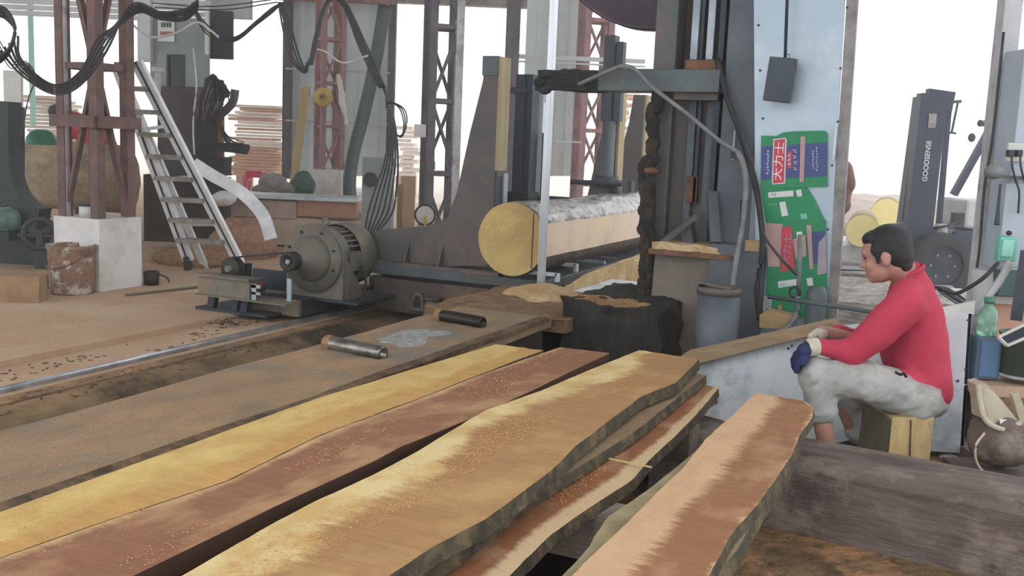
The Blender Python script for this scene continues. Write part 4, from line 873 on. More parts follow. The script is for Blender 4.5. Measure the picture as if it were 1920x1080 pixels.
slab('small splintered offcut end under the cream-edged board', [(1255, 790), (1290, 760), (1310, 745)], [(1262, 800), (1300, 775), (1344, 746)], .34, .02, W5, y0=3.4, seed=8)
T('wood_splinter', MB().bar(Pz(1142, 860, .385), Pz(1222, 876, .385), .006, .004), YELW, 'thin pale splinter lying across the gap on the dark red-brown board', 'splinter')
for i, (y, x0, x1) in enumerate([(1.35, -2.08, -.6), (2.6, -2.08, -.62), (3.6, -2.08, -.9)]):
    T('bearer_timber', MB().b2(x0, y, .2, x1, y+.14, .335).wear(2, .005, 5, i), SLEEP, ['dark cross timber under the near ends of the boards', 'dark cross timber under the middle of the boards', 'dark cross timber under the far ends of the boards'][i], 'timber')
    for x in (x0+.1, x1-.09): T('timber_post', MB().b2(x-.06, y+.01, -.65 if x < -.84 else 0, x+.06, y+.13, .2), SLEEP, 'short dark post carrying a cross timber under the boards', 'post', 'posts under the cross timbers')
for (x0, x1, z) in ((-2.06, -1.4, .405), (-.78, -.62, .37)):
    for y in (1.35, 2.6, 3.6):
        if x0 > -1 and y > 3.6: continue
        T('packing_strip', MB().b2(x0, y, .337, x1, y+.1, z), SLEEP, 'flat packing strip between a cross timber and the boards', 'packing strip', 'packing strips')
# loose sawdust chips
bm = MB(); random.seed(11)
for k in range(9000):
    u = random.random()
    x, z = ((random.uniform(-1.36, -1.12), .474) if u < .4 else (random.uniform(-2.0, -1.76), .456) if u < .6 else (random.uniform(-1.68, -1.52), .459) if u < .75 else (random.uniform(-2.7, -2.22), .405) if u < .88 else (random.uniform(-1.04, -.98), .376))
    y = random.uniform(1.3, 4.1)
    if noise.noise((x*5, y*1.6, 3)) < .08: continue
    s_ = random.uniform(.0015, .0035); a = random.uniform(0, 3.1)
    bm._add([V((x, y, z))+V((math.cos(a+k2*2.1)*s_, math.sin(a+k2*2.1)*s_, 0)) for k2 in range(3)]+[V((x, y, z+s_*.8))], [(0, 1, 3), (1, 2, 3), (2, 0, 3)])
obj('sawdust_flakes', bm, mat('orange_sawdust_flakes', (206, 158, 96), (180, 128, 74), 40, .9), None, kind='stuff', label='loose orange sawdust flakes scattered over the boards and deck', cat='sawdust')
# foreground sleeper beam
Zs = .27; bl = V((-1.15, 3.75, 0)); br = V((1.2, 3.46, 0)); dd = (br-bl).normalized(); nn = V((-dd.y, dd.x, 0))
m_ = MB().prism([bl, bl+nn*.36, bl+nn*.34+V((0, 0, Zs)), bl+nn*.04+V((0, 0, Zs+.005)), bl+nn*.0+V((0, 0, Zs-.03))], br-bl)
m_.wear(18, .006, 7, 2); T('sleeper_beam', m_, SLEEP, 'massive weathered dark timber beam lying across the lower right', 'beam')
# ------------------------------------------------------------------ guard sheet, cartons, weight
YG = 5.92
def G(x, y, o=0.): return Py(x, y, YG-o)
t = thing('guard_panel', G(1500, 620), 'tall galvanised sheet guard right of the band saw column', 'guard panel')
obj('sheet', MB().prism([G(1412, -200), G(1596, -200), G(1548, 640), G(1418, 640)], (0, .015, 0)), GALV, t)
obj('angle_trim', MB().prism([G(1600, -200), G(1622, -200), G(1566, 640), G(1546, 640)], (0, .05, 0)), TRIMST, t, bev=.003)
for x, y in [(1422, 47), (1425, 132), (1430, 222), (1588, 14), (1576, 128), (1571, 228), (1560, 310), (1552, 430), (1548, 480)]: obj('screw', MB().cyl(G(x, y, 0), G(x, y, .008), .007, n=8), MACHD, t)
obj('loose_strip', MB().bar(G(1569, 232, .02), G(1563, 300, .02), .03, .01), GALVP, t)
t = thing('counterweight', G(1464, 190, .1), 'dark iron counterweight hanging on a thin rod before the galvanised sheet', 'counterweight')
c = G(1463, 150, .12)
obj('weight', MB().box(c, (.145, .06, .24), 0, 0, R(5)), CWT, t, bev=.003); obj('rod', MB().cyl(G(1472, 112, .12), G(1483, -200, .12), .009), MACHD, t); obj('wire_loop', MB().tor(G(1476, 106, .12), (0, 1, 0), .014, .002, 16), MACHD, t)
def flat(name, pix, m, par, o=.02, th=.004): return obj(name, MB().prism([G(x, y, o) for x, y in pix], (0, th, 0)), m, par)
c1 = thing('flattened_carton', G(1490, 352, .02), 'green and blue printed carton taped on the galvanised sheet, topmost', 'carton')
flat('green_board', [(1427, 254), (1455, 255), (1470, 248), (1490, 246), (1546, 245), (1551, 250), (1551, 350), (1426, 353)], GREENC, c1)
flat('blue_band', [(1427, 275), (1551, 267), (1550, 330), (1426, 337)], BLUEC, c1, .023)
flat('red_banner_border', [(1450, 261), (1473, 258), (1475, 262), (1472, 344), (1449, 346), (1447, 342)], PAPER, c1, .025, .003)
flat('red_banner', [(1452, 263), (1472, 260), (1470, 342), (1449, 344)], REDC, c1, .027, .003)
flat('red_label', [(1477, 285), (1485, 284), (1484, 315), (1476, 316)], REDC, c1, .025, .003)
flat('tape_strip', [(1501, 256), (1510, 256), (1507, 342), (1499, 342)], PINKC, c1, .027, .002)
up = (0, 0, 1); lf = (-1, 0, 0)
text('lettering', '大力士', .056, WHITEP, c1, up, lf, G(1461, 302, .0285), .001, 1.32)
def faint(par, x, y0, y1, n, w, m, o=.0255, horiz=False):
    g = MB(); random.seed(int(x+y0))
    for k in range(n):                       # illegible print: strokes of small characters
        for q in range(3):
            yy = y0+(y1-y0)*(k+.2+.22*q)/n; a = random.uniform(-.5, .2)*w
            p = (G(x+(yy-y0), y0+a, o) if horiz else G(x+a, yy, o)); L = random.uniform(.4, 1)*w*.0031
            g.box(p, ((.0022, .0012, L) if horiz else (L, .0012, .0022)))
    obj('small_lettering', g, m, par)
faint(c1, 1440, 281, 328, 8, 4, WHITEP); faint(c1, 1492, 279, 322, 4, 7, WHITEP); faint(c1, 1525, 282, 318, 7, 3, WHITEP); faint(c1, 1532, 275, 322, 8, 3, WHITEP); faint(c1, 1480.5, 288, 312, 3, 5, WHITEP, .0275)
c2 = thing('flattened_carton', G(1490, 415, .02), 'green torn carton flap with two white labels, second from the top', 'carton')
flat('green_board', [(1428, 354), (1512, 350), (1528, 375), (1545, 412), (1545, 440), (1436, 420)], GREENC, c2, .015)
flat('white_label', [(1440, 361), (1487, 357), (1488, 368), (1441, 371)], PAPER, c2, .019, .003); flat('white_label', [(1492, 357), (1502, 355), (1504, 368), (1495, 369)], PAPER, c2, .019, .003)
flat('white_label', [(1461, 379), (1472, 378), (1478, 404), (1466, 406)], PAPER, c2, .019, .003); flat('white_label', [(1500, 401), (1512, 400), (1514, 410), (1502, 411)], SWG, c2, .019, .003)
text('label_lettering', '◂ I', .03, BLACKP, c2, (1, 0, 0), (0, 0, 1), G(1450, 365, .0205), .0006); faint(c2, 1440, 384, 402, 4, 4, SWG, .0195, True)
c3 = thing('flattened_carton', G(1490, 520, .02), 'scuffed carton with red banner and bare pink patches, third from the top', 'carton')
flat('green_board', [(1436, 416), (1548, 412), (1546, 520), (1438, 522)], GREENC, c3, .02)
flat('bare_patch', [(1436, 418), (1468, 420), (1462, 500), (1440, 500)], PINKC, c3, .0235, .003); flat('blue_band', [(1520, 436), (1546, 432), (1542, 492), (1524, 494)], BLUEC, c3, .0235, .003)
flat('red_banner', [(1466, 426), (1484, 425), (1490, 505), (1464, 510)], REDC, c3, .027, .003); flat('bare_patch', [(1486, 450), (1510, 440), (1512, 480), (1492, 486)], PINKC, c3, .025, .002)
flat('tape_strip', [(1512, 422), (1521, 422), (1525, 504), (1518, 505)], PINKC, c3, .027, .003); flat('clear_tape', [(1535, 455), (1548, 440), (1550, 512), (1532, 516)], GREYP, c3, .025, .003)
flat('white_tab', [(1493, 435), (1504, 434), (1505, 450), (1495, 452)], PAPER, c3, .029, .003)
text('lettering', '大力士', .05, GREYP, c3, up, lf, G(1476, 468, .0285), .001, 1.2)
c4 = thing('flattened_carton', G(1490, 600, .02), 'green carton with white label and small stripe mark, lowest on the sheet', 'carton')
flat('green_board', [(1438, 522), (1550, 512), (1551, 596), (1432, 594)], GREENC, c4, .016)
flat('white_label', [(1458, 528), (1494, 523), (1497, 534), (1460, 540)], PAPER, c4, .0195, .003); flat('white_label', [(1512, 522), (1523, 520), (1525, 535), (1514, 536)], PAPER, c4, .0195, .003)
flat('stripe_label', [(1433, 556), (1447, 557), (1445, 585), (1430, 583)], PAPER, c4, .0195, .003)
g = MB()
for k in range(6): g.prism([G(1434, 559+k*4, .0205), G(1445, 560+k*4, .0205), G(1445, 561.5+k*4, .0205), G(1434, 560.5+k*4, .0205)], (0, .001, 0))
obj('stripe_marks', g, BLACKP, c4); text('label_lettering', '◂ I', .028, BLACKP, c4, (1, 0, 0), (0, 0, 1), G(1467, 534, .0208), .0006)
flat('bare_patch', [(1458, 572), (1466, 572), (1466, 586), (1460, 586)], CARD, c4, .0195, .003)
T('brown_carton', MB().prism([Py(x, y, 5.7) for x, y in [(1424, 590), (1440, 582), (1485, 592), (1480, 618), (1424, 614)]], (0, .1, 0)), CARD, 'torn brown cardboard under the lowest green carton', 'carton')
T('plastic_pipe', MB().cyl(Py(1500, 440, 5.75), Py(1497, 560, 5.75), .013), GREYHOSE, 'thin grey pipe standing before the cartons', 'pipe')
T('hose', MB().tube([Py(1497, 555, 5.7), Py(1495, 585, 5.7), Py(1480, 610, 5.68), Py(1450, 628, 5.66), Py(1425, 628, 5.66)], .016), GREYHOSE, 'grey hose curving from the thin pipe to the floor of the saw', 'hose')
T('bottle_tube', MB().lathe([(.001, 0), (.05, 0), (.055, .05), (.055, .22), (.04, .26), (.001, .262)], Py(1525, 625, 5.7), n=24), MACHG, 'pale cylinder standing against the lowest carton', 'canister')
T('cable', MB().tube([Py(1425, 400, 5.75), Py(1432, 440, 5.75), Py(1460, 480, 5.72), Py(1493, 515, 5.72)], .008), CABLE, 'black cable crossing the cartons diagonally', 'cable')
T('level_pole', MB().cyl(Py(1440, 556, 5.6), Py(1660, 588, 5.45), .012), MACHG, 'thin green-grey rod running level from the cartons behind the man', 'rod')
T('ring_bolt', MB().tor(Py(1490, 548, 5.7), (0, 1, 0), .028, .006), BELT, 'small black ring hanging on the lowest green carton', 'ring')

# sheet metal bench behind the man
YB = 4.98
def B_(x, y, o=0): return Py(x, y, YB+o)
t = thing('sheet_metal_trough', B_(1600, 800), 'pale zinc sheet-metal trough wall behind the sitting man', 'trough')
obj('front_sheet', MB().prism([B_(1296, 684), B_(1530, 616), B_(1700, 598), B_(1822, 588), B_(1806, 850), B_(1500, 830), B_(1290, 770)], (0, .01, 0)), GALVP, t)
a = B_(1700, 592); b = B_(1824, 586)
obj('top_flange', MB().prism([B_(1690, 604), B_(1826, 589), B_(1829, 563, .22), B_(1690, 592, .22)], (0, .004, -.006)), OFFW, t, label='folded top flange with its glare put into an off-white tone')  # off-white colour paints the glare along the fold
obj('side_sheet', MB().prism([B_(1822, 588), B_(1806, 850), B_(1800, 850), B_(1816, 588)], (0, .3, 0)), GALVP, t)
obj('inner_sheet', MB().prism([B_(1296, 690, .3), B_(1530, 622, .3), B_(1820, 575, .3), B_(1806, 840, .3), B_(1290, 770, .3)], (0, .01, 0)), GALVP, t)
for x, y in [(1478, 653), (1485, 648), (1816, 600), (1811, 692), (1796, 714)]: obj('rivet', MB().cyl(B_(x, y), B_(x, y)-V((0, .006, 0)), .006, n=8), MACHD, t)
T('trough_board', MB().prism([B_(1276, 668, -.06), B_(1560, 606, -.06), B_(1562, 618, -.06), B_(1300, 684, -.06)], (0, .2, 0)).wear(3, .003, 6), mat('worn_tan_board', (172, 148, 116), (140, 118, 92), 4, .85, st=(.4, 3, 3)), 'worn tan board lying along the top of the zinc trough, left of the man', 'board')
T('white_rag', lump(Pv(1792, 860, 4.55), (.07, .05, .02), 6, .5), OFFW, 'crumpled white scrap on the floor by the foot of the trough', 'scrap')
T('dark_rubble', lump(Pz(1590, 800, .05)+V((0, .35, 0)), (.35, .2, .1), 8), PITM, 'dark rubble under the zinc trough behind the feet', 'rubble')

# second person behind the guard panel
def skin_fig(name, mb, m, par, vox=.008, sm=8, extra=None):
    o = obj(name, mb, m, par)
    r = o.modifiers.new('remesh', 'REMESH'); r.mode = 'VOXEL'; r.voxel_size = vox; r.use_smooth_shade = True
    s_ = o.modifiers.new('smooth', 'SMOOTH'); s_.iterations = sm; s_.factor = .6
    return o
p0 = Pv(1560, 400, 7.2); g0 = V((p0.x, p0.y, 0))
t = thing('person', g0, 'bare-armed person standing mostly hidden behind the galvanised guard sheet', 'person', None)
L_ = lambda x, y, d=7.2: Pv(x if x > 1565 else x-22, y, d)
m_ = MB().cap(L_(1570, 325), .075, L_(1580, 385), .06).cap(L_(1580, 318), .072, L_(1586, 345), .07).cap(L_(1586, 345), .062, L_(1574, 400), .042).cap(L_(1574, 400), .04, L_(1553, 425), .03)
for k in range(4): m_.cap(L_(1551, 424), .012, L_(1541-k*1, 432+k*3), .009)
m_.cap(L_(1551, 420), .012, L_(1545, 414), .01)
hd = L_(1545, 262); m_.ell(hd, (.08, .09, .115)); m_.cap(hd-V((0, 0, .08)), .05, L_(1548, 320), .06); m_.ell(hd-HR*.085-V((0, 0, .02)), (.02, .015, .015))
m_.ell(L_(1550, 370), (.17, .13, .27)); m_.cap(L_(1544, 450), .12, g0-HR*.12+V((.0, 0, .5)), .08).cap(g0-HR*.12+V((0, 0, .5)), .07, g0-HR*.2+V((0, 0, .08)), .05)
skin_fig('body', m_, SKIND, t, .012)
m_ = MB().ell(L_(1544, 372), (.16, .14, .28)).cap(L_(1570, 322), .06, L_(1545, 322), .1); skin_fig('vest', m_, mat('brown_vest', (96, 76, 74), (84, 66, 64), 3, .8), t, .015)
m_ = MB().ell(L_(1544, 455), (.15, .14, .14))
for s_ in (-.22, -.05): m_.cap(g0+HR*s_+V((0, 0, .8)), .1, g0+HR*s_+V((0, 0, .1)), .07)
skin_fig('trousers', m_, MACHD, t, .02); skin_fig('hair', MB().ell(hd+V((0, 0, .03)), (.09, .1, .1)), HAIR, t, .015)
for s_ in (-.22, -.05): obj('shoe', MB().ell(g0+HR*s_-HR*.04+V((0, 0, .045)), (.14, .055, .05)), SHOE, t)

# red-shirted person bending behind the nearest column
g0 = Pv(160, 300, 13.7); g0.z = 0; Q = lambda x, y, d=13.7: Pv(x, y, d)
t = thing('person', g0, 'person in a bright red shirt bending forward behind the nearest maroon column', 'person')
m_ = MB().ell(Q(108, 212), (.1, .1, .12)).cap(Q(113, 222), .055, Q(135, 232), .07).cap(Q(135, 235), .15, Q(185, 262), .15).cap(Q(180, 270), .1, Q(190, 340), .08).cap(Q(190, 340), .07, V((Q(185, 340).x, Q(185, 340).y, .08)), .05)
m_.cap(Q(135, 240), .05, Q(128, 268), .04).cap(Q(128, 268), .04, Q(112, 285), .03)
for k in range(4): m_.cap(Q(112, 285), .014, Q(106+k*3, 293), .011)
m_.ell(Q(103, 216), (.02, .02, .02))
skin_fig('body', m_, SKIND, t, .014)
m_ = MB().cap(Q(138, 232), .17, Q(188, 262), .165).cap(Q(150, 230), .09, Q(160, 270), .1).cap(Q(190, 240), .08, Q(212, 272), .06); skin_fig('red_shirt', m_, RED, t, .015)
m_ = MB().cap(Q(186, 272), .15, Q(190, 340), .1).cap(Q(190, 340), .095, V((Q(185, 340).x, Q(185, 340).y, .12)), .075); skin_fig('trousers', m_, MACHD, t, .02)
skin_fig('dark_cap', MB().ell(Q(106, 209), (.11, .11, .1)), HAIR, t, .015); obj('shoe', MB().ell(V((Q(182, 340).x, Q(182, 340).y, .05)), (.13, .06, .05)), SHOE, t)

# ------------------------------------------------------------------ the sitting man
Lf = -HR; sN = -HF          # he faces image-left; his left side is towards the viewer
C0 = 4.22
def J(x, y, d=0.): return Pv(x, y, C0+d)
zf = .0
man = thing('person', V((J(1700, 800).x, J(1700, 800).y, 0)), 'man in a crimson jersey and grey trousers sitting on a wooden block, looking down', 'person')
hc = J(1661, 478)
ya = R(27); fdir = (Lf*math.cos(ya)+HF*math.sin(ya)).normalized(); pt = R(16); fh = (fdir*math.cos(pt)-V((0, 0, 1))*math.sin(pt)).normalized(); sh = V((0, 0, 1)).cross(fdir).normalized()
sh = -sh if sh.dot(sN) < 0 else sh; uh = fh.cross(sh); uh = -uh if uh.z < 0 else uh
FR = (fh, sh, uh)
def hp(f, s, u): return hc+fh*f+sh*s+uh*u
m_ = MB()
m_.ell(hp(-.005, 0, .022), (.094, .075, .096), FR).ell(hp(.035, 0, -.05), (.058, .055, .062), FR).ell(hp(.066, 0, -.088), (.024, .026, .02), FR).ell(hp(.055, .034, -.03), (.03, .024, .03), FR).ell(hp(.055, -.034, -.03), (.03, .024, .03), FR)
m_.cap(hp(.083, 0, .012), .010, hp(.100, 0, -.026), .013).ell(hp(.096, .012, -.028), (.009, .008, .007), FR).ell(hp(.096, -.012, -.028), (.009, .008, .007), FR)
m_.cap(hp(.078, .036, .026), .011, hp(.086, 0, .026), .012).cap(hp(.078, -.036, .026), .011, hp(.086, 0, .026), .012)
m_.ell(hp(.084, 0, -.052), (.013, .022, .006), FR).ell(hp(.081, 0, -.063), (.013, .019, .006), FR)
for s_ in (1, -1): m_.ell(hp(-.008, .078*s_, -.012), (.02, .009, .031), FR); m_.ell(hp(-.002, .080*s_, -.03), (.01, .008, .012), FR)
m_.cap(hp(-.03, 0, -.05), .058, J(1703, 522, .02), .064)
m_.ell(J(1712, 600, .05), (.10, .13, .19), (Lf, sN, V((0, 0, 1)))).ell(J(1722, 700, .05), (.09, .12, .15), (Lf, sN, V((0, 0, 1))))
# near arm under the sleeve, wrist, gloved hand kept as part of the body
shN = J(1697, 566, -.16); elN = J(1596, 662, -.16); wrN = J(1521, 648, -.16)
m_.cap(shN, .05, elN, .04).cap(elN, .038, wrN, .026)
shF = J(1716, 565, .2); elF = J(1625, 640, .24); wrF = J(1540, 622, .1)
m_.cap(shF, .05, elF, .04).cap(elF, .038, wrF, .027).cap(wrF, .027, J(1527, 634, .04), .027)
# near hand drooping over the knee
def hand(w, pts, thumb, r=.0095):
    q = w
    for f_ in pts:
        q.cap(f_[0], r+.0015, f_[1], r); q.cap(f_[1], r, f_[2], r*.85)
    q.cap(thumb[0], r+.003, thumb[1], r)
pN = J(1503, 663, -.16); nf = [(J(1506-k*1.0, 668-k*4.5, -.20+k*.026), J(1496-k*3, 683-k*3, -.20+k*.028), J(1494-k*2, (697, 696, 692, 688)[k], -.20+k*.028)) for k in range(4)]
m_.cap(wrN, .026, J(1510, 656, -.17), .028).cap(J(1508, 658, -.19), .026, J(1500, 670, -.15), .026).cap(J(1508, 660, -.13), .024, J(1499, 668, -.13), .024)
hand(m_, nf, (J(1512, 664, -.20), J(1506, 682, -.22)))
pF = [(J(1524-k, 634+k*4, .03-k*.02), J(1516-k, 640+k*4, .02-k*.02), J(1513-k*.5, 650+k*3, .0-k*.02)) for k in range(4)]
hand(m_, pF, (J(1530, 628, .0), J(1520, 630, -.03)))
# legs
hpN = J(1722, 748, -.1); knN = J(1530, 702, -.16); anN = J(1549, 835, -.14); hpF = J(1725, 745, .2); knF = J(1565, 705, .17); anF = J(1610, 828, .2)
m_.cap(hpN, .085, knN, .058).cap(knN, .05, anN, .036).cap(hpF, .085, knF, .058).cap(knF, .05, anF, .036)
for an in (anN, anF): m_.cap(V((an.x, an.y, .07)), .036, V((an.x, an.y, .05))+Lf*.12, .03); m_.cap(an, .036, V((an.x, an.y, .07)), .034)
skin_fig('body', m_, SKIN, man, .0055, 5)
# eyes
for s_ in (1, -1):
    e_ = obj('eye', MB().ell(hp(.080, .030*s_, .004), (.006, .011, .0035), FR), BLACKP, man)
# hair: cap on top, back and sides with sideburns and a clear hairline
m_ = MB().ell(hp(-.022, 0, .040), (.092, .084, .088), FR).ell(hp(-.05, 0, -.005), (.062, .076, .075), FR).ell(hp(-.062, 0, -.05), (.036, .055, .04), FR).ell(hp(.028, 0, .078), (.055, .062, .036), FR)
for s_ in (1, -1): m_.ell(hp(.018, .069*s_, .03), (.03, .014, .035), FR); m_.cap(hp(.02, .071*s_, .02), .012, hp(.026, .070*s_, -.022), .008)
skin_fig('hair', m_, HAIR, man, .005, 4)
# shirt
m_ = MB(); BFR = (Lf, sN, V((0, 0, 1)))
TS = [(1708, 545, .075, .14, .07), (1713, 575, .105, .185, .08), (1712, 620, .130, .19, .08), (1714, 665, .136, .19, .08), (1722, 700, .125, .19, .075), (1734, 722, .100, .18, .06), (1740, 735, .084, .17, .05)]
for A_, B_2 in zip(TS, TS[1:]):
    for k in range(5):
        u_ = k/4; q_ = [A_[i]+(B_2[i]-A_[i])*u_ for i in range(5)]; m_.ell(J(q_[0], q_[1], .03), (q_[2], q_[3], q_[4]), BFR)
m_.cap(J(1706, 515, .01), .062, J(1714, 545, .02), .085).cap(J(1703, 552, -.11), .07, J(1712, 560, .2), .08)
m_.cap(J(1698, 568, -.155), .074, J(1660, 606, -.155), .074).cap(J(1700, 572, -.13), .080, J(1645, 622, -.15), .076).cap(J(1645, 622, -.15), .074, elN, .060).cap(elN, .058, J(1560, 655, -.17), .042).cap(J(1560, 655, -.17), .042, J(1530, 649, -.165), .031)
m_.cap(shF, .07, J(1684, 610, .22), .056).cap(J(1684, 610, .22), .052, elF, .046).cap(elF, .044, J(1568, 620, .17), .034)
m_.cap(J(1692, 708, -.13), .04, J(1748, 738, -.12), .045).cap(J(1750, 738, -.12), .042, J(1752, 738, .15), .042)
sh_o = skin_fig('jersey', m_, SHIRT, man, .009, 22)
dt = bpy.data.textures.new('folds', 'CLOUDS'); dt.noise_scale = .09; dm = sh_o.modifiers.new('folds', 'DISPLACE'); dm.texture = dt; dm.strength = .012; dm.mid_level = .5
obj('collar', MB().tor(J(1701, 508, .005), (J(1690, 480)-J(1708, 530)).normalized(), .066, .009, 36), SHIRT, man)
# trousers
m_ = MB().ell(J(1727, 742, .04), (.105, .18, .09), BFR)
m_.cap(hpN, .098, J(1620, 715, -.15), .088).cap(J(1620, 715, -.15), .086, knN, .075).cap(knN+V((0, 0, .0)), .072, J(1538, 745, -.15), .068).cap(J(1538, 745, -.15), .068, J(1541, 766, -.15), .066).cap(J(1533, 778, -.15), .045, J(1548, 778, -.15), .045)
m_.cap(hpF, .098, knF, .078).cap(knF, .074, J(1610, 770, .2), .07).cap(J(1610, 770, .2), .07, J(1612, 808, .2), .066)
tr = skin_fig('trousers', m_, TROUS, man, .009, 8)
dt2 = bpy.data.textures.new('creases', 'CLOUDS'); dt2.noise_scale = .06; dm = tr.modifiers.new('creases', 'DISPLACE'); dm.texture = dt2; dm.strength = .022; dm.mid_level = .5
# gloves: blue work glove on the near hand with cream cuff, cream cuff on the far hand
g = MB(); g.cap(J(1512, 655, -.17), .030, J(1508, 658, -.17), .032).cap(J(1508, 658, -.19), .030, J(1499, 671, -.155), .029).cap(J(1508, 660, -.13), .028, J(1498, 668, -.13), .028); hand(g, nf, (J(1512, 664, -.20), J(1506, 682, -.22)), .0125)
skin_fig('blue_glove', g, GLOVE, man, .005, 3)
obj('glove_cuff', MB().lathe([(.034, 0), (.037, .02), (.038, .045), (.035, .05), (.033, .03), (.033, 0)], J(1512, 653, -.17), (J(1530, 650, -.16)-J(1512, 653, -.17)), 28), GLCUFF, man)
g = MB(); g.cap(wrF+V((0, 0, -.005)), .03, J(1527, 634, .04), .030); hand(g, pF, (J(1530, 628, .0), J(1520, 630, -.03)), .012); skin_fig('pale_glove', g, GLCUFF, man, .005, 3)
for an in (anN, anF):
    g = MB(); g.cap(V((an.x, an.y, .075)), .045, V((an.x, an.y, .045))+Lf*.13, .04).box(V((an.x, an.y, .012))+Lf*.05, (.26, .09, .024), YAW); skin_fig('shoe', g, SHOE, man, .01, 4)
g = J(1679, 698, -.26); obj('belt_clasp', MB().tube([g, g-Lf*.02+V((0, 0, -.008)), g-Lf*.035+V((0, 0, -.004)), g-Lf*.045+V((0, 0, -.018))], .006, n=6), BLACKP, man)
# seat block
bx = Pv(1640, 780, 4.2); q1 = Pv(1673, 782, 4.02); q2 = Pv(1752, 782, 4.06); ztop = q2.z+.0
a = V((q1.x, q1.y, 0)); b = V((q2.x, q2.y, 0)); d = V((bx.x, bx.y, 0)); 
t = thing('seat_block', (a+b)/2, 'upright squared wooden block the man sits on', 'seat block')
obj('yellow_block', MB().prism([a, b, b+HF*.22, a+HF*.22], (0, 0, ztop)), BLOCKW, t, bev=.004)
obj('crack', MB().bar(Pv(1708, 788, 4.035), Pv(1706, 860, 4.035), .004, .006, upv=HF), BARKE, t)
T('seat_block_side', MB().prism([d, a-HR*.005, a-HR*.005+HF*.25, d+HF*.2], (0, 0, ztop-.01)), BLOCKG, 'darker left side of the yellow seat block, built as its own piece', 'block', bev=.004)  # darker left side of the seat block, added as a separate piece

# ------------------------------------------------------------------ right side
t = thing('power_post', Pv(1810, 600, 5.2), 'whitewashed post with cables at the right side', 'post')
pA, pB = Pv(1812, 590, 5.2), Pv(1902, -80, 5.2)
zq = pB.z; xb_ = Pv(1822, 560, 5.2)
obj('post_body', MB().box((xb_.x+.03, xb_.y, 1.5), (.09, .09, 3.0), YAW), POSTW, t, bev=.004)
obj('post_cable', MB().tube([Pv(1882, 60, 5.1), Pv(1862, 250, 5.1), Pv(1846, 350, 5.1), Pv(1836, 470, 5.1), Pv(1822, 560, 5.1)], .007), CABLE, t)
t = thing('electrical_enclosure', Pv(1890, 505, 4.9), 'pale blue-grey electrical enclosure with sockets and a mint switch', 'electrical box')
a = Pv(1850, 504, 4.9); b = Pv(1975, 504, 4.9); ztp_ = Pv(1888, 90, 4.9).z
cx = (a+b)/2
obj('case', MB().box((cx.x+.02, cx.y+.1, (a.z+ztp_)/2), ((b-a).length, .2, ztp_-a.z), YAW), ELBOX, t, bev=.005)
zm = Pv(1880, 336, 4.87).z; obj('lower_door', MB().box((cx.x+.02-HF.x*.01, cx.y-.005, (a.z+zm)/2), ((b-a).length-.04, .02, zm-a.z-.03), YAW), ELBOX, t, bev=.003)
obj('shelf_lip', vbox(MB(), 1862, 330, 1960, 336, 4.84, .06), MACH, t)
obj('socket_plate', vbox(MB(), 1888, 268, 1925, 302, 4.85, .02), OFFW, t)
for x in (1897, 1913):
    pg = obj('plug', vbox(MB(), x-5, 281, x+5, 294, 4.81, .04), MACHD, t, bev=.004)
    obj('plug_cord', MB().tube([Pv(x, 293, 4.81), Pv(x+1, 312, 4.81), Pv(x+8, 340, 4.83), Pv(x+14, 360, 4.83), Pv(x+12, 400, 4.84)], .005, n=6), CABLE, t)
sw = obj('mint_switch', vbox(MB(), 1871, 444, 1905, 490, 4.82, .05), SWG, t, bev=.006); obj('switch_cover', vbox(MB(), 1878, 450, 1899, 482, 4.805, .02), mat('pale_mint_cover', (160, 220, 204), (140, 204, 188), 3, .3), sw, bev=.004)
obj('knob', MB().ell(Pv(1892, 437, 4.83), (.014, .014, .012)), BELT, t); obj('hanging_pad', MB().tube([Pv(1876, 345, 4.83), Pv(1873, 375, 4.83), Pv(1871, 400, 4.83), Pv(1869, 422, 4.83)], lambda u: .006+.008*u*u), MACHD, t)
obj('bundled_clamp', lump(Pv(1864, 322, 4.8), (.04, .03, .03), 3), GREYHOSE, t)
T('white_pipe', MB().cyl(Pv(1842, 505, 5.0), Pv(1838, 620, 5.0), .05, n=20), POSTW, 'short white pipe under the electrical enclosure', 'pipe')
T('power_cable', MB().tube([Pv(1872, 492, 4.8), Pv(1845, 520, 4.8), Pv(1815, 540, 4.85), Pv(1790, 550, 4.9), Pv(1760, 540, 5.0)], .010), CABLE, 'thick black cable running left from the mint switch', 'cable')
T('flex_conduit', MB().tube([Pv(1895, 490, 4.8), Pv(1875, 525, 4.8), Pv(1850, 560, 4.8), Pv(1830, 590, 4.85)], .019), POSTW, 'pale flexible conduit below the mint switch', 'conduit')
for k in range(4): T('hose_line', MB().tube([Pv(1748+k*6, 538+k*3, 5.4), Pv(1775, 541+k*5, 5.4), Pv(1800, 556+k*5, 5.4), Pv(1822, 572+k*4, 5.4)], .008), GREYHOSE if k % 2 else CABLE, 'dark thin hose bundled behind the man\'s back', 'hose', 'hoses behind the man')
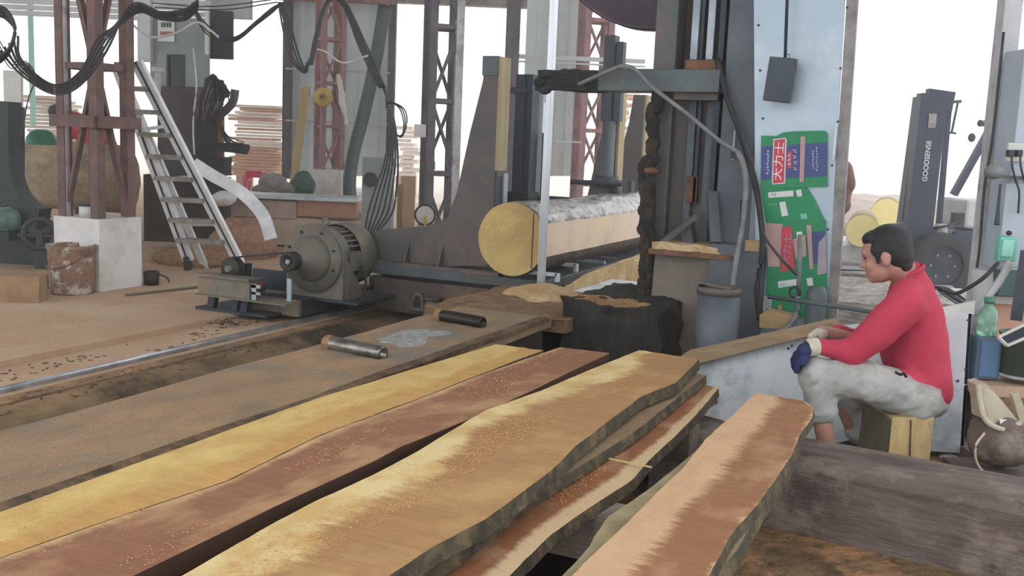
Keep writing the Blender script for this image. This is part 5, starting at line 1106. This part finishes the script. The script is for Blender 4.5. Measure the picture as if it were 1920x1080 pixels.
# jug, bottle, bucket, box frame, bench, bag
jb = Pv(1849, 712, 4.6)
T('bench', MB().box(jb+HR*.32+HF*.1-V((0, 0, .03)), (.8, .4, .05), YAW), PLY, 'pale plank shelf carrying the blue jug and the green bucket', 'shelf'); 
for s_ in (-.0, .62): T('bench_support', MB().box(V((jb.x, jb.y, (jb.z-.055)/2))+HR*s_+HF*.14, (.06, .3, jb.z-.055), YAW), SLEEP, ['left', 'right'][s_ > .3]+' upright under the pale plank shelf', 'support')
t = thing('blue_jug', jb, 'square dusty blue canister with a green bottle standing on it', 'canister')
h_ = Pv(1849, 632, 4.6).z-jb.z
obj('canister_body', MB().box(jb+V((0, 0, h_/2))+HF*.06, (.115, .13, h_), YAW), JUG, t, bev=.008); obj('front_panel', MB().box(jb+V((0, 0, h_/2))-HF*.006, (.085, .01, h_*.85), YAW), mat('blue_panel', (88, 122, 160), (74, 106, 142), 3, .5), t, bev=.003)
o = jb+V((0, 0, h_))+HF*.05
t = thing('green_bottle', o, 'translucent green plastic bottle standing on the blue canister', 'bottle')
obj('bottle_body', MB().lathe([(.001, 0), (.04, 0), (.044, .01), (.044, .03), (.04, .04), (.042, .06), (.044, .1), (.038, .12), (.02, .138), (.018, .15)], o, n=32), BOTTLE, t); obj('bottle_cap', MB().cyl(o+V((0, 0, .15)), o+V((0, 0, .178)), .024, n=24), mat('green_cap', (72, 132, 108), (60, 116, 92), 4, .5), t)
o = Pv(1915, 708, 4.6)
t = thing('green_bucket', o, 'olive green round bucket at the right edge', 'bucket'); obj('bucket_body', MB().lathe([(.001, 0), (.095, 0), (.11, .2), (.115, .2), (.115, .21), (.105, .21), (.1, .02), (.001, .02)], o, n=40), GRBKT, t); obj('base_ring', MB().tor(o+V((0, 0, .012)), (0, 0, 1), .1, .008, 40), POSTW, t)
t = thing('channel_frame', Pv(1895, 640, 4.4), 'white-edged metal channel leaning over the green bucket', 'channel')
a = Pv(1872, 632, 4.45); b = Pv(1960, 590, 4.4); c = Pv(1888, 648, 4.4); d = Pv(1960, 618, 4.35)
obj('channel_web', MB().prism([a, b, d, c], HF*.02), CWT, t)
for p, q in ((a, b), (c, d), (a, c)): obj('channel_lip', MB().bar(p, q, .012, .012), OFFW, t)
T('dark_post', MB().bar(Pv(1925, 470, 4.7), Pv(1905, 600, 4.7), .05, .05), CWT, 'dark slanting steel bar at the right edge under the enclosure', 'bar')
T('green_cabinet', vbox(MB(), 1872, 505, 1960, 556, 5.8, .3), mat('deep_teal_cabinet', (62, 104, 100), (52, 88, 86), 3, .6), 'deep teal box behind the power post at the right edge', 'box')
T('white_ledge', vbox(MB(), 1800, 556, 1960, 570, 5.9, .3), WHITEC, 'white ledge beneath the deep teal box', 'ledge'); T('dark_ledge_base', vbox(MB(), 1835, 571, 1960, 760, 5.95, .3), PINKST, 'dusty wall base beneath the white ledge', 'wall base')
# tool bag
bc = Pv(1868, 840, 4.0); t = thing('tool_bag', bc, 'worn brown leather bag with an open cream canvas top', 'bag')
obj('bag_body', lump(bc+V((.02, 0, .03)), (.15, .1, .11), 5, .45), LEATHER, t)
m_ = MB()
P = [Pv(x, y, 3.97) for x, y in [(1832, 722), (1848, 718), (1905, 782), (1914, 792), (1896, 806), (1862, 800), (1842, 786)]]
obj('canvas_opening', MB().prism(P, HF*.09).wear(3, .006, 12), CANVAS, t); obj('canvas_fold', MB().tube([Pv(1834, 722, 3.95), Pv(1838, 755, 3.94), Pv(1850, 790, 3.93), Pv(1885, 806, 3.93), Pv(1913, 793, 3.95)], .011), CANVAS, t)
obj('canvas_flap', MB().prism([Pv(x, y, 4.0) for x, y in [(1898, 740), (1910, 735), (1922, 770), (1925, 800), (1912, 790)]], HF*.03), CANVAS, t); obj('white_tag', MB().prism([Pv(x, y, 3.95) for x, y in [(1873, 785), (1888, 787), (1890, 800), (1878, 802)]], HF*.004), PAPER, t)
obj('piping', MB().tube([Pv(1846, 812, 3.9), Pv(1830, 835, 3.88), Pv(1832, 868, 3.88), Pv(1856, 890, 3.88), Pv(1925, 898, 3.88)], .005), CANVAS, t)
T('bag_shelf', MB().box(V((bc.x, bc.y, (bc.z-.09)/2))+HR*.1, (.5, .3, bc.z-.09), YAW), SLEEP, 'low dark block under the worn leather bag', 'block')
T('grey_mat', MB().box(V((Pv(1810, 800, 4.6).x, Pv(1810, 800, 4.6).y, .04)), (.1, .6, .08), YAW), SLEEP, 'narrow dark strip on the floor between trough and bag', 'strip')

# forklift
Fd = 10.3; K = lambda x, y, d=0.: Pv(x, y, Fd+d)
t = thing('forklift', K(1760, 552)-V((0, 0, K(1760, 552).z)), 'dark navy forklift with raised mast standing in the yard opening', 'forklift')
def ch(name, xt, yt, xb, yb, w, dp, m, d=0): return obj(name, MB().bar(K(xt, yt, d), K(xb, yb, d), w, dp, upv=HF), m, t, bev=.005)
ch('mast_upright', 1748, 176, 1716, 470, .26, .14, FORK); ch('mast_upright', 1724, 182, 1692, 425, .085, .14, FORK, .15); ch('mast_chain', 1735, 185, 1705, 420, .012, .02, POSTW, .0)
obj('mast_head', MB().bar(K(1736, 185), K(1785, 192), .1, .2), FORK, t, bev=.005); ch('hydraulic_cylinder', 1780, 190, 1760, 420, .05, .05, FORK, .1); ch('side_rod', 1796, 192, 1784, 250, .02, .02, MACHD, .1)
obj('top_bracket', MB().bar(K(1776, 192, .1), K(1802, 190, .1), .03, .03), MACHD, t); obj('mid_bracket', MB().bar(K(1768, 247, .1), K(1792, 250, .1), .03, .02), MACHD, t)
obj('mast_label', MB().prism([K(x, y, -.09) for x, y in [(1742, 213), (1757, 213), (1754, 240), (1740, 240)]], HF*.004), TRIMST, t)
obj('fork_carriage', MB().bar(K(1684, 418, -.1), K(1700, 560, -.1), .12, .08, upv=HF), FORK, t); obj('fork', MB().bar(K(1700, 556, -.1), K(1620, 556, -.1), .03, .1), MACHD, t); obj('fork', MB().bar(K(1700, 560, .5), K(1620, 560, .5), .03, .1), MACHD, t)
wc_ = K(1762, 497, -.15); ax = HF
w_ = obj('tyre', MB().lathe([(.2, -.1), (.30, -.1), (.325, -.06), (.33, 0), (.325, .06), (.30, .1), (.2, .1), (.2, -.1)], wc_, ax, 48), TYRE, t)
obj('wheel_disc', MB().lathe([(.001, -.05), (.05, -.06), (.08, -.04), (.2, -.05), (.22, -.09), (.21, .05), (.001, .05)], wc_, ax, 40), TYREH, w_)
g = MB()
for k in range(6): g.cyl(wc_-HF*.06+(HR*math.cos(k*1.047)+V((0, 0, 1))*math.sin(k*1.047))*.12, wc_-HF*.075+(HR*math.cos(k*1.047)+V((0, 0, 1))*math.sin(k*1.047))*.12, .014, n=8)
obj('wheel_nuts', g, GREYHOSE, w_)
obj('body', MB().box(K(1850, 470, .4), (1.1, .8, .45), YAW), FORK, t, bev=.03); obj('bonnet', MB().box(K(1840, 400, .4), (.6, .6, .3), YAW), mat('pale_forklift_panel', (206, 208, 210), (186, 190, 192), 3, .5), t, bev=.03)
obj('guard_pillar', MB().bar(K(1788, 365, .0), K(1862, 232, .0), .075, .06), FORK, t); obj('guard_pillar', MB().bar(K(1862, 380, .1), K(1925, 235, .1), .08, .06), FORK, t)
obj('overhead_guard', MB().bar(K(1862, 232, .1), K(1990, 180, .1), .6, .05, upv=(0, 0, 1)), FORK, t); obj('rear_tyre', MB().cyl(K(1960, 500, -.15), K(1960, 500, .05), .24, n=36), TYRE, t)
st = obj('steering_wheel', MB().tor(K(1768, 424), V((-.3, 0, 1)), .1, .012, 28), BELT, t); obj('steering_column', MB().bar(K(1768, 424), K(1772, 450), .03), MACHD, t)
obj('wing_mirror', MB().ell(K(1822, 258), (.035, .02, .045)), MACHD, t); obj('wing_mirror', MB().ell(K(1838, 231), (.03, .02, .035)), MACHD, t); obj('hub_casting', MB().cyl(K(1765, 452), K(1765, 420), .06), POSTW, t); obj('lever_box', MB().box(K(1795, 410), (.1, .1, .12), YAW), BELT, t)
mu = (K(1748, 176)-K(1716, 470)).normalized(); lfm = mu.cross(-HF).normalized(); lfm = lfm if lfm.dot(HR) < 0 else -lfm
text('lettering', 'GOODSENSE', .070, WHITEP, t, mu, lfm, K(1738, 302, -.078), .002, 1.0)
# timber pile in yard seen left of the forklift
for i, (x, y, r_) in enumerate([(1617, 433, 31), (1662, 402, 30), (1705, 432, 24)]):
    d_ = (11.6, 14.5, 11.9)[i]; c = Pv(x, y, d_); rr = r_*d_/F; t = thing('yard_log', c-V((0, 0, rr)), ['nearest pale yellow log end in the yard behind the man\'s head', 'higher pale yellow log end beside the forklift mast', 'small yellow log end half behind the forklift mast'][i], 'log')
    ax = V((c.x, c.y, 0)).normalized()
    obj('log_body', MB().cyl(c, c+ax*1.6, rr, rr*.9, 36), BARK, t); obj('sawn_end', MB().cyl(c-ax*.01, c, rr*.97, n=36), mat('lit_log_end_%d' % i, (252, 240, 176), (246, 226, 140), 2.5, .8), t)  # very pale yellow paints in the open-yard glare on the sawn ends
lr = Pv(1662, 402, 14.9); T('log_chock', MB().box((lr.x, lr.y, (lr.z-.23)/2), (.5, .5, lr.z-.23), YAW), BARK, 'bark-brown chock under the higher yellow yard log', 'chock')
T('log_rest', MB().box(V((Pv(1640, 450, 12.6).x, Pv(1640, 450, 12.6).y, .2)), (2.2, 1.5, Pv(1617, 466, 11.6).z*2-.4 if Pv(1617, 466, 11.6).z > .3 else .2), YAW), GALVP, 'pale bed of offcuts under the yellow yard logs', 'log bed')
for i, (y, tt) in enumerate([(492, 9.4), (512, 9.0)]): T('yard_rail', MB().cyl(Pv(1540, y, tt), Pv(1700, y+4, tt), .025), TRIMST, ['upper', 'lower'][i]+' grey bar lying across the yard behind the man', 'bar')
m_ = MB().box(V((Pv(1600, 520, 8.2).x, Pv(1600, 520, 8.2).y, .15)), (2.0, 1.4, .3), YAW); m_.wear(10, .07, 3, 6); T('debris_heap', m_, mat('pale_grey_debris', (186, 178, 172), (120, 112, 106), 6, .95, bump=1, st=(1, 1, 3)), 'heap of grey bark debris in the yard behind the man', 'debris')
bk2 = Pv(1625, 450, 19); T('earth_bank', lump(V((bk2.x, bk2.y, .05)), (3.4, 1.5, .62), 12, .15), mat('pale_brown_bank', (196, 180, 170), (164, 148, 138), 3, .95, bump=.6), 'low pale brown bank in the yard behind the yellow log ends', 'bank')

random.seed(5); bm = MB()
for k in range(420):
    x = random.uniform(-5.0, -4.64) if k % 3 else random.uniform(-4.5, -4.2); y = random.uniform(2.6, 6.2)
    if noise.noise((x*4, y*2, 9)) < .05 and k % 3: continue
    l = random.uniform(.01, .04); a = random.uniform(0, 3.1); z = -.037 if x < -4.5 else -.045
    bm.box((x, y, z), (l, .006, .005), a, random.uniform(-.3, .3))
obj('bark_litter', bm, UNDERB, None, kind='stuff', label='small bark chips littering the strip along the rail', cat='bark chips')
t = thing('bark_clump', Pz(430, 612, -.04), 'little tangled clump of bark beside the rail near the motor', 'bark')
g = MB()
for k in range(26): c = Pz(430, 610, -.02)+V((random.uniform(-.09, .09), random.uniform(-.12, .12), random.uniform(0, .03))); g.bar(c, c+V((random.uniform(-.06, .06), random.uniform(-.06, .06), random.uniform(-.005, .02))), .01, .006)
obj('bark_strips', g, UNDERB, t, kind='stuff')
# ------------------------------------------------------------------ dusty air in the shed and yard
hz = bpy.data.materials.new('dusty_air'); hz.use_nodes = True; nt = hz.node_tree; nt.nodes.remove(nt.nodes['Principled BSDF'])
vs_ = nt.nodes.new('ShaderNodeVolumeScatter'); vs_.inputs['Density'].default_value = .012; vs_.inputs['Color'].default_value = (.97, .985, 1, 1); vs_.inputs['Anisotropy'].default_value = .45
nt.links.new(vs_.outputs[0], nt.nodes['Material Output'].inputs['Volume'])
obj('dusty_air', MB().b2(-32, 3.2, -.9, 12, 45, 5.5), hz, None, kind='stuff', label='faint bright dust haze filling the shed and yard', cat='haze')
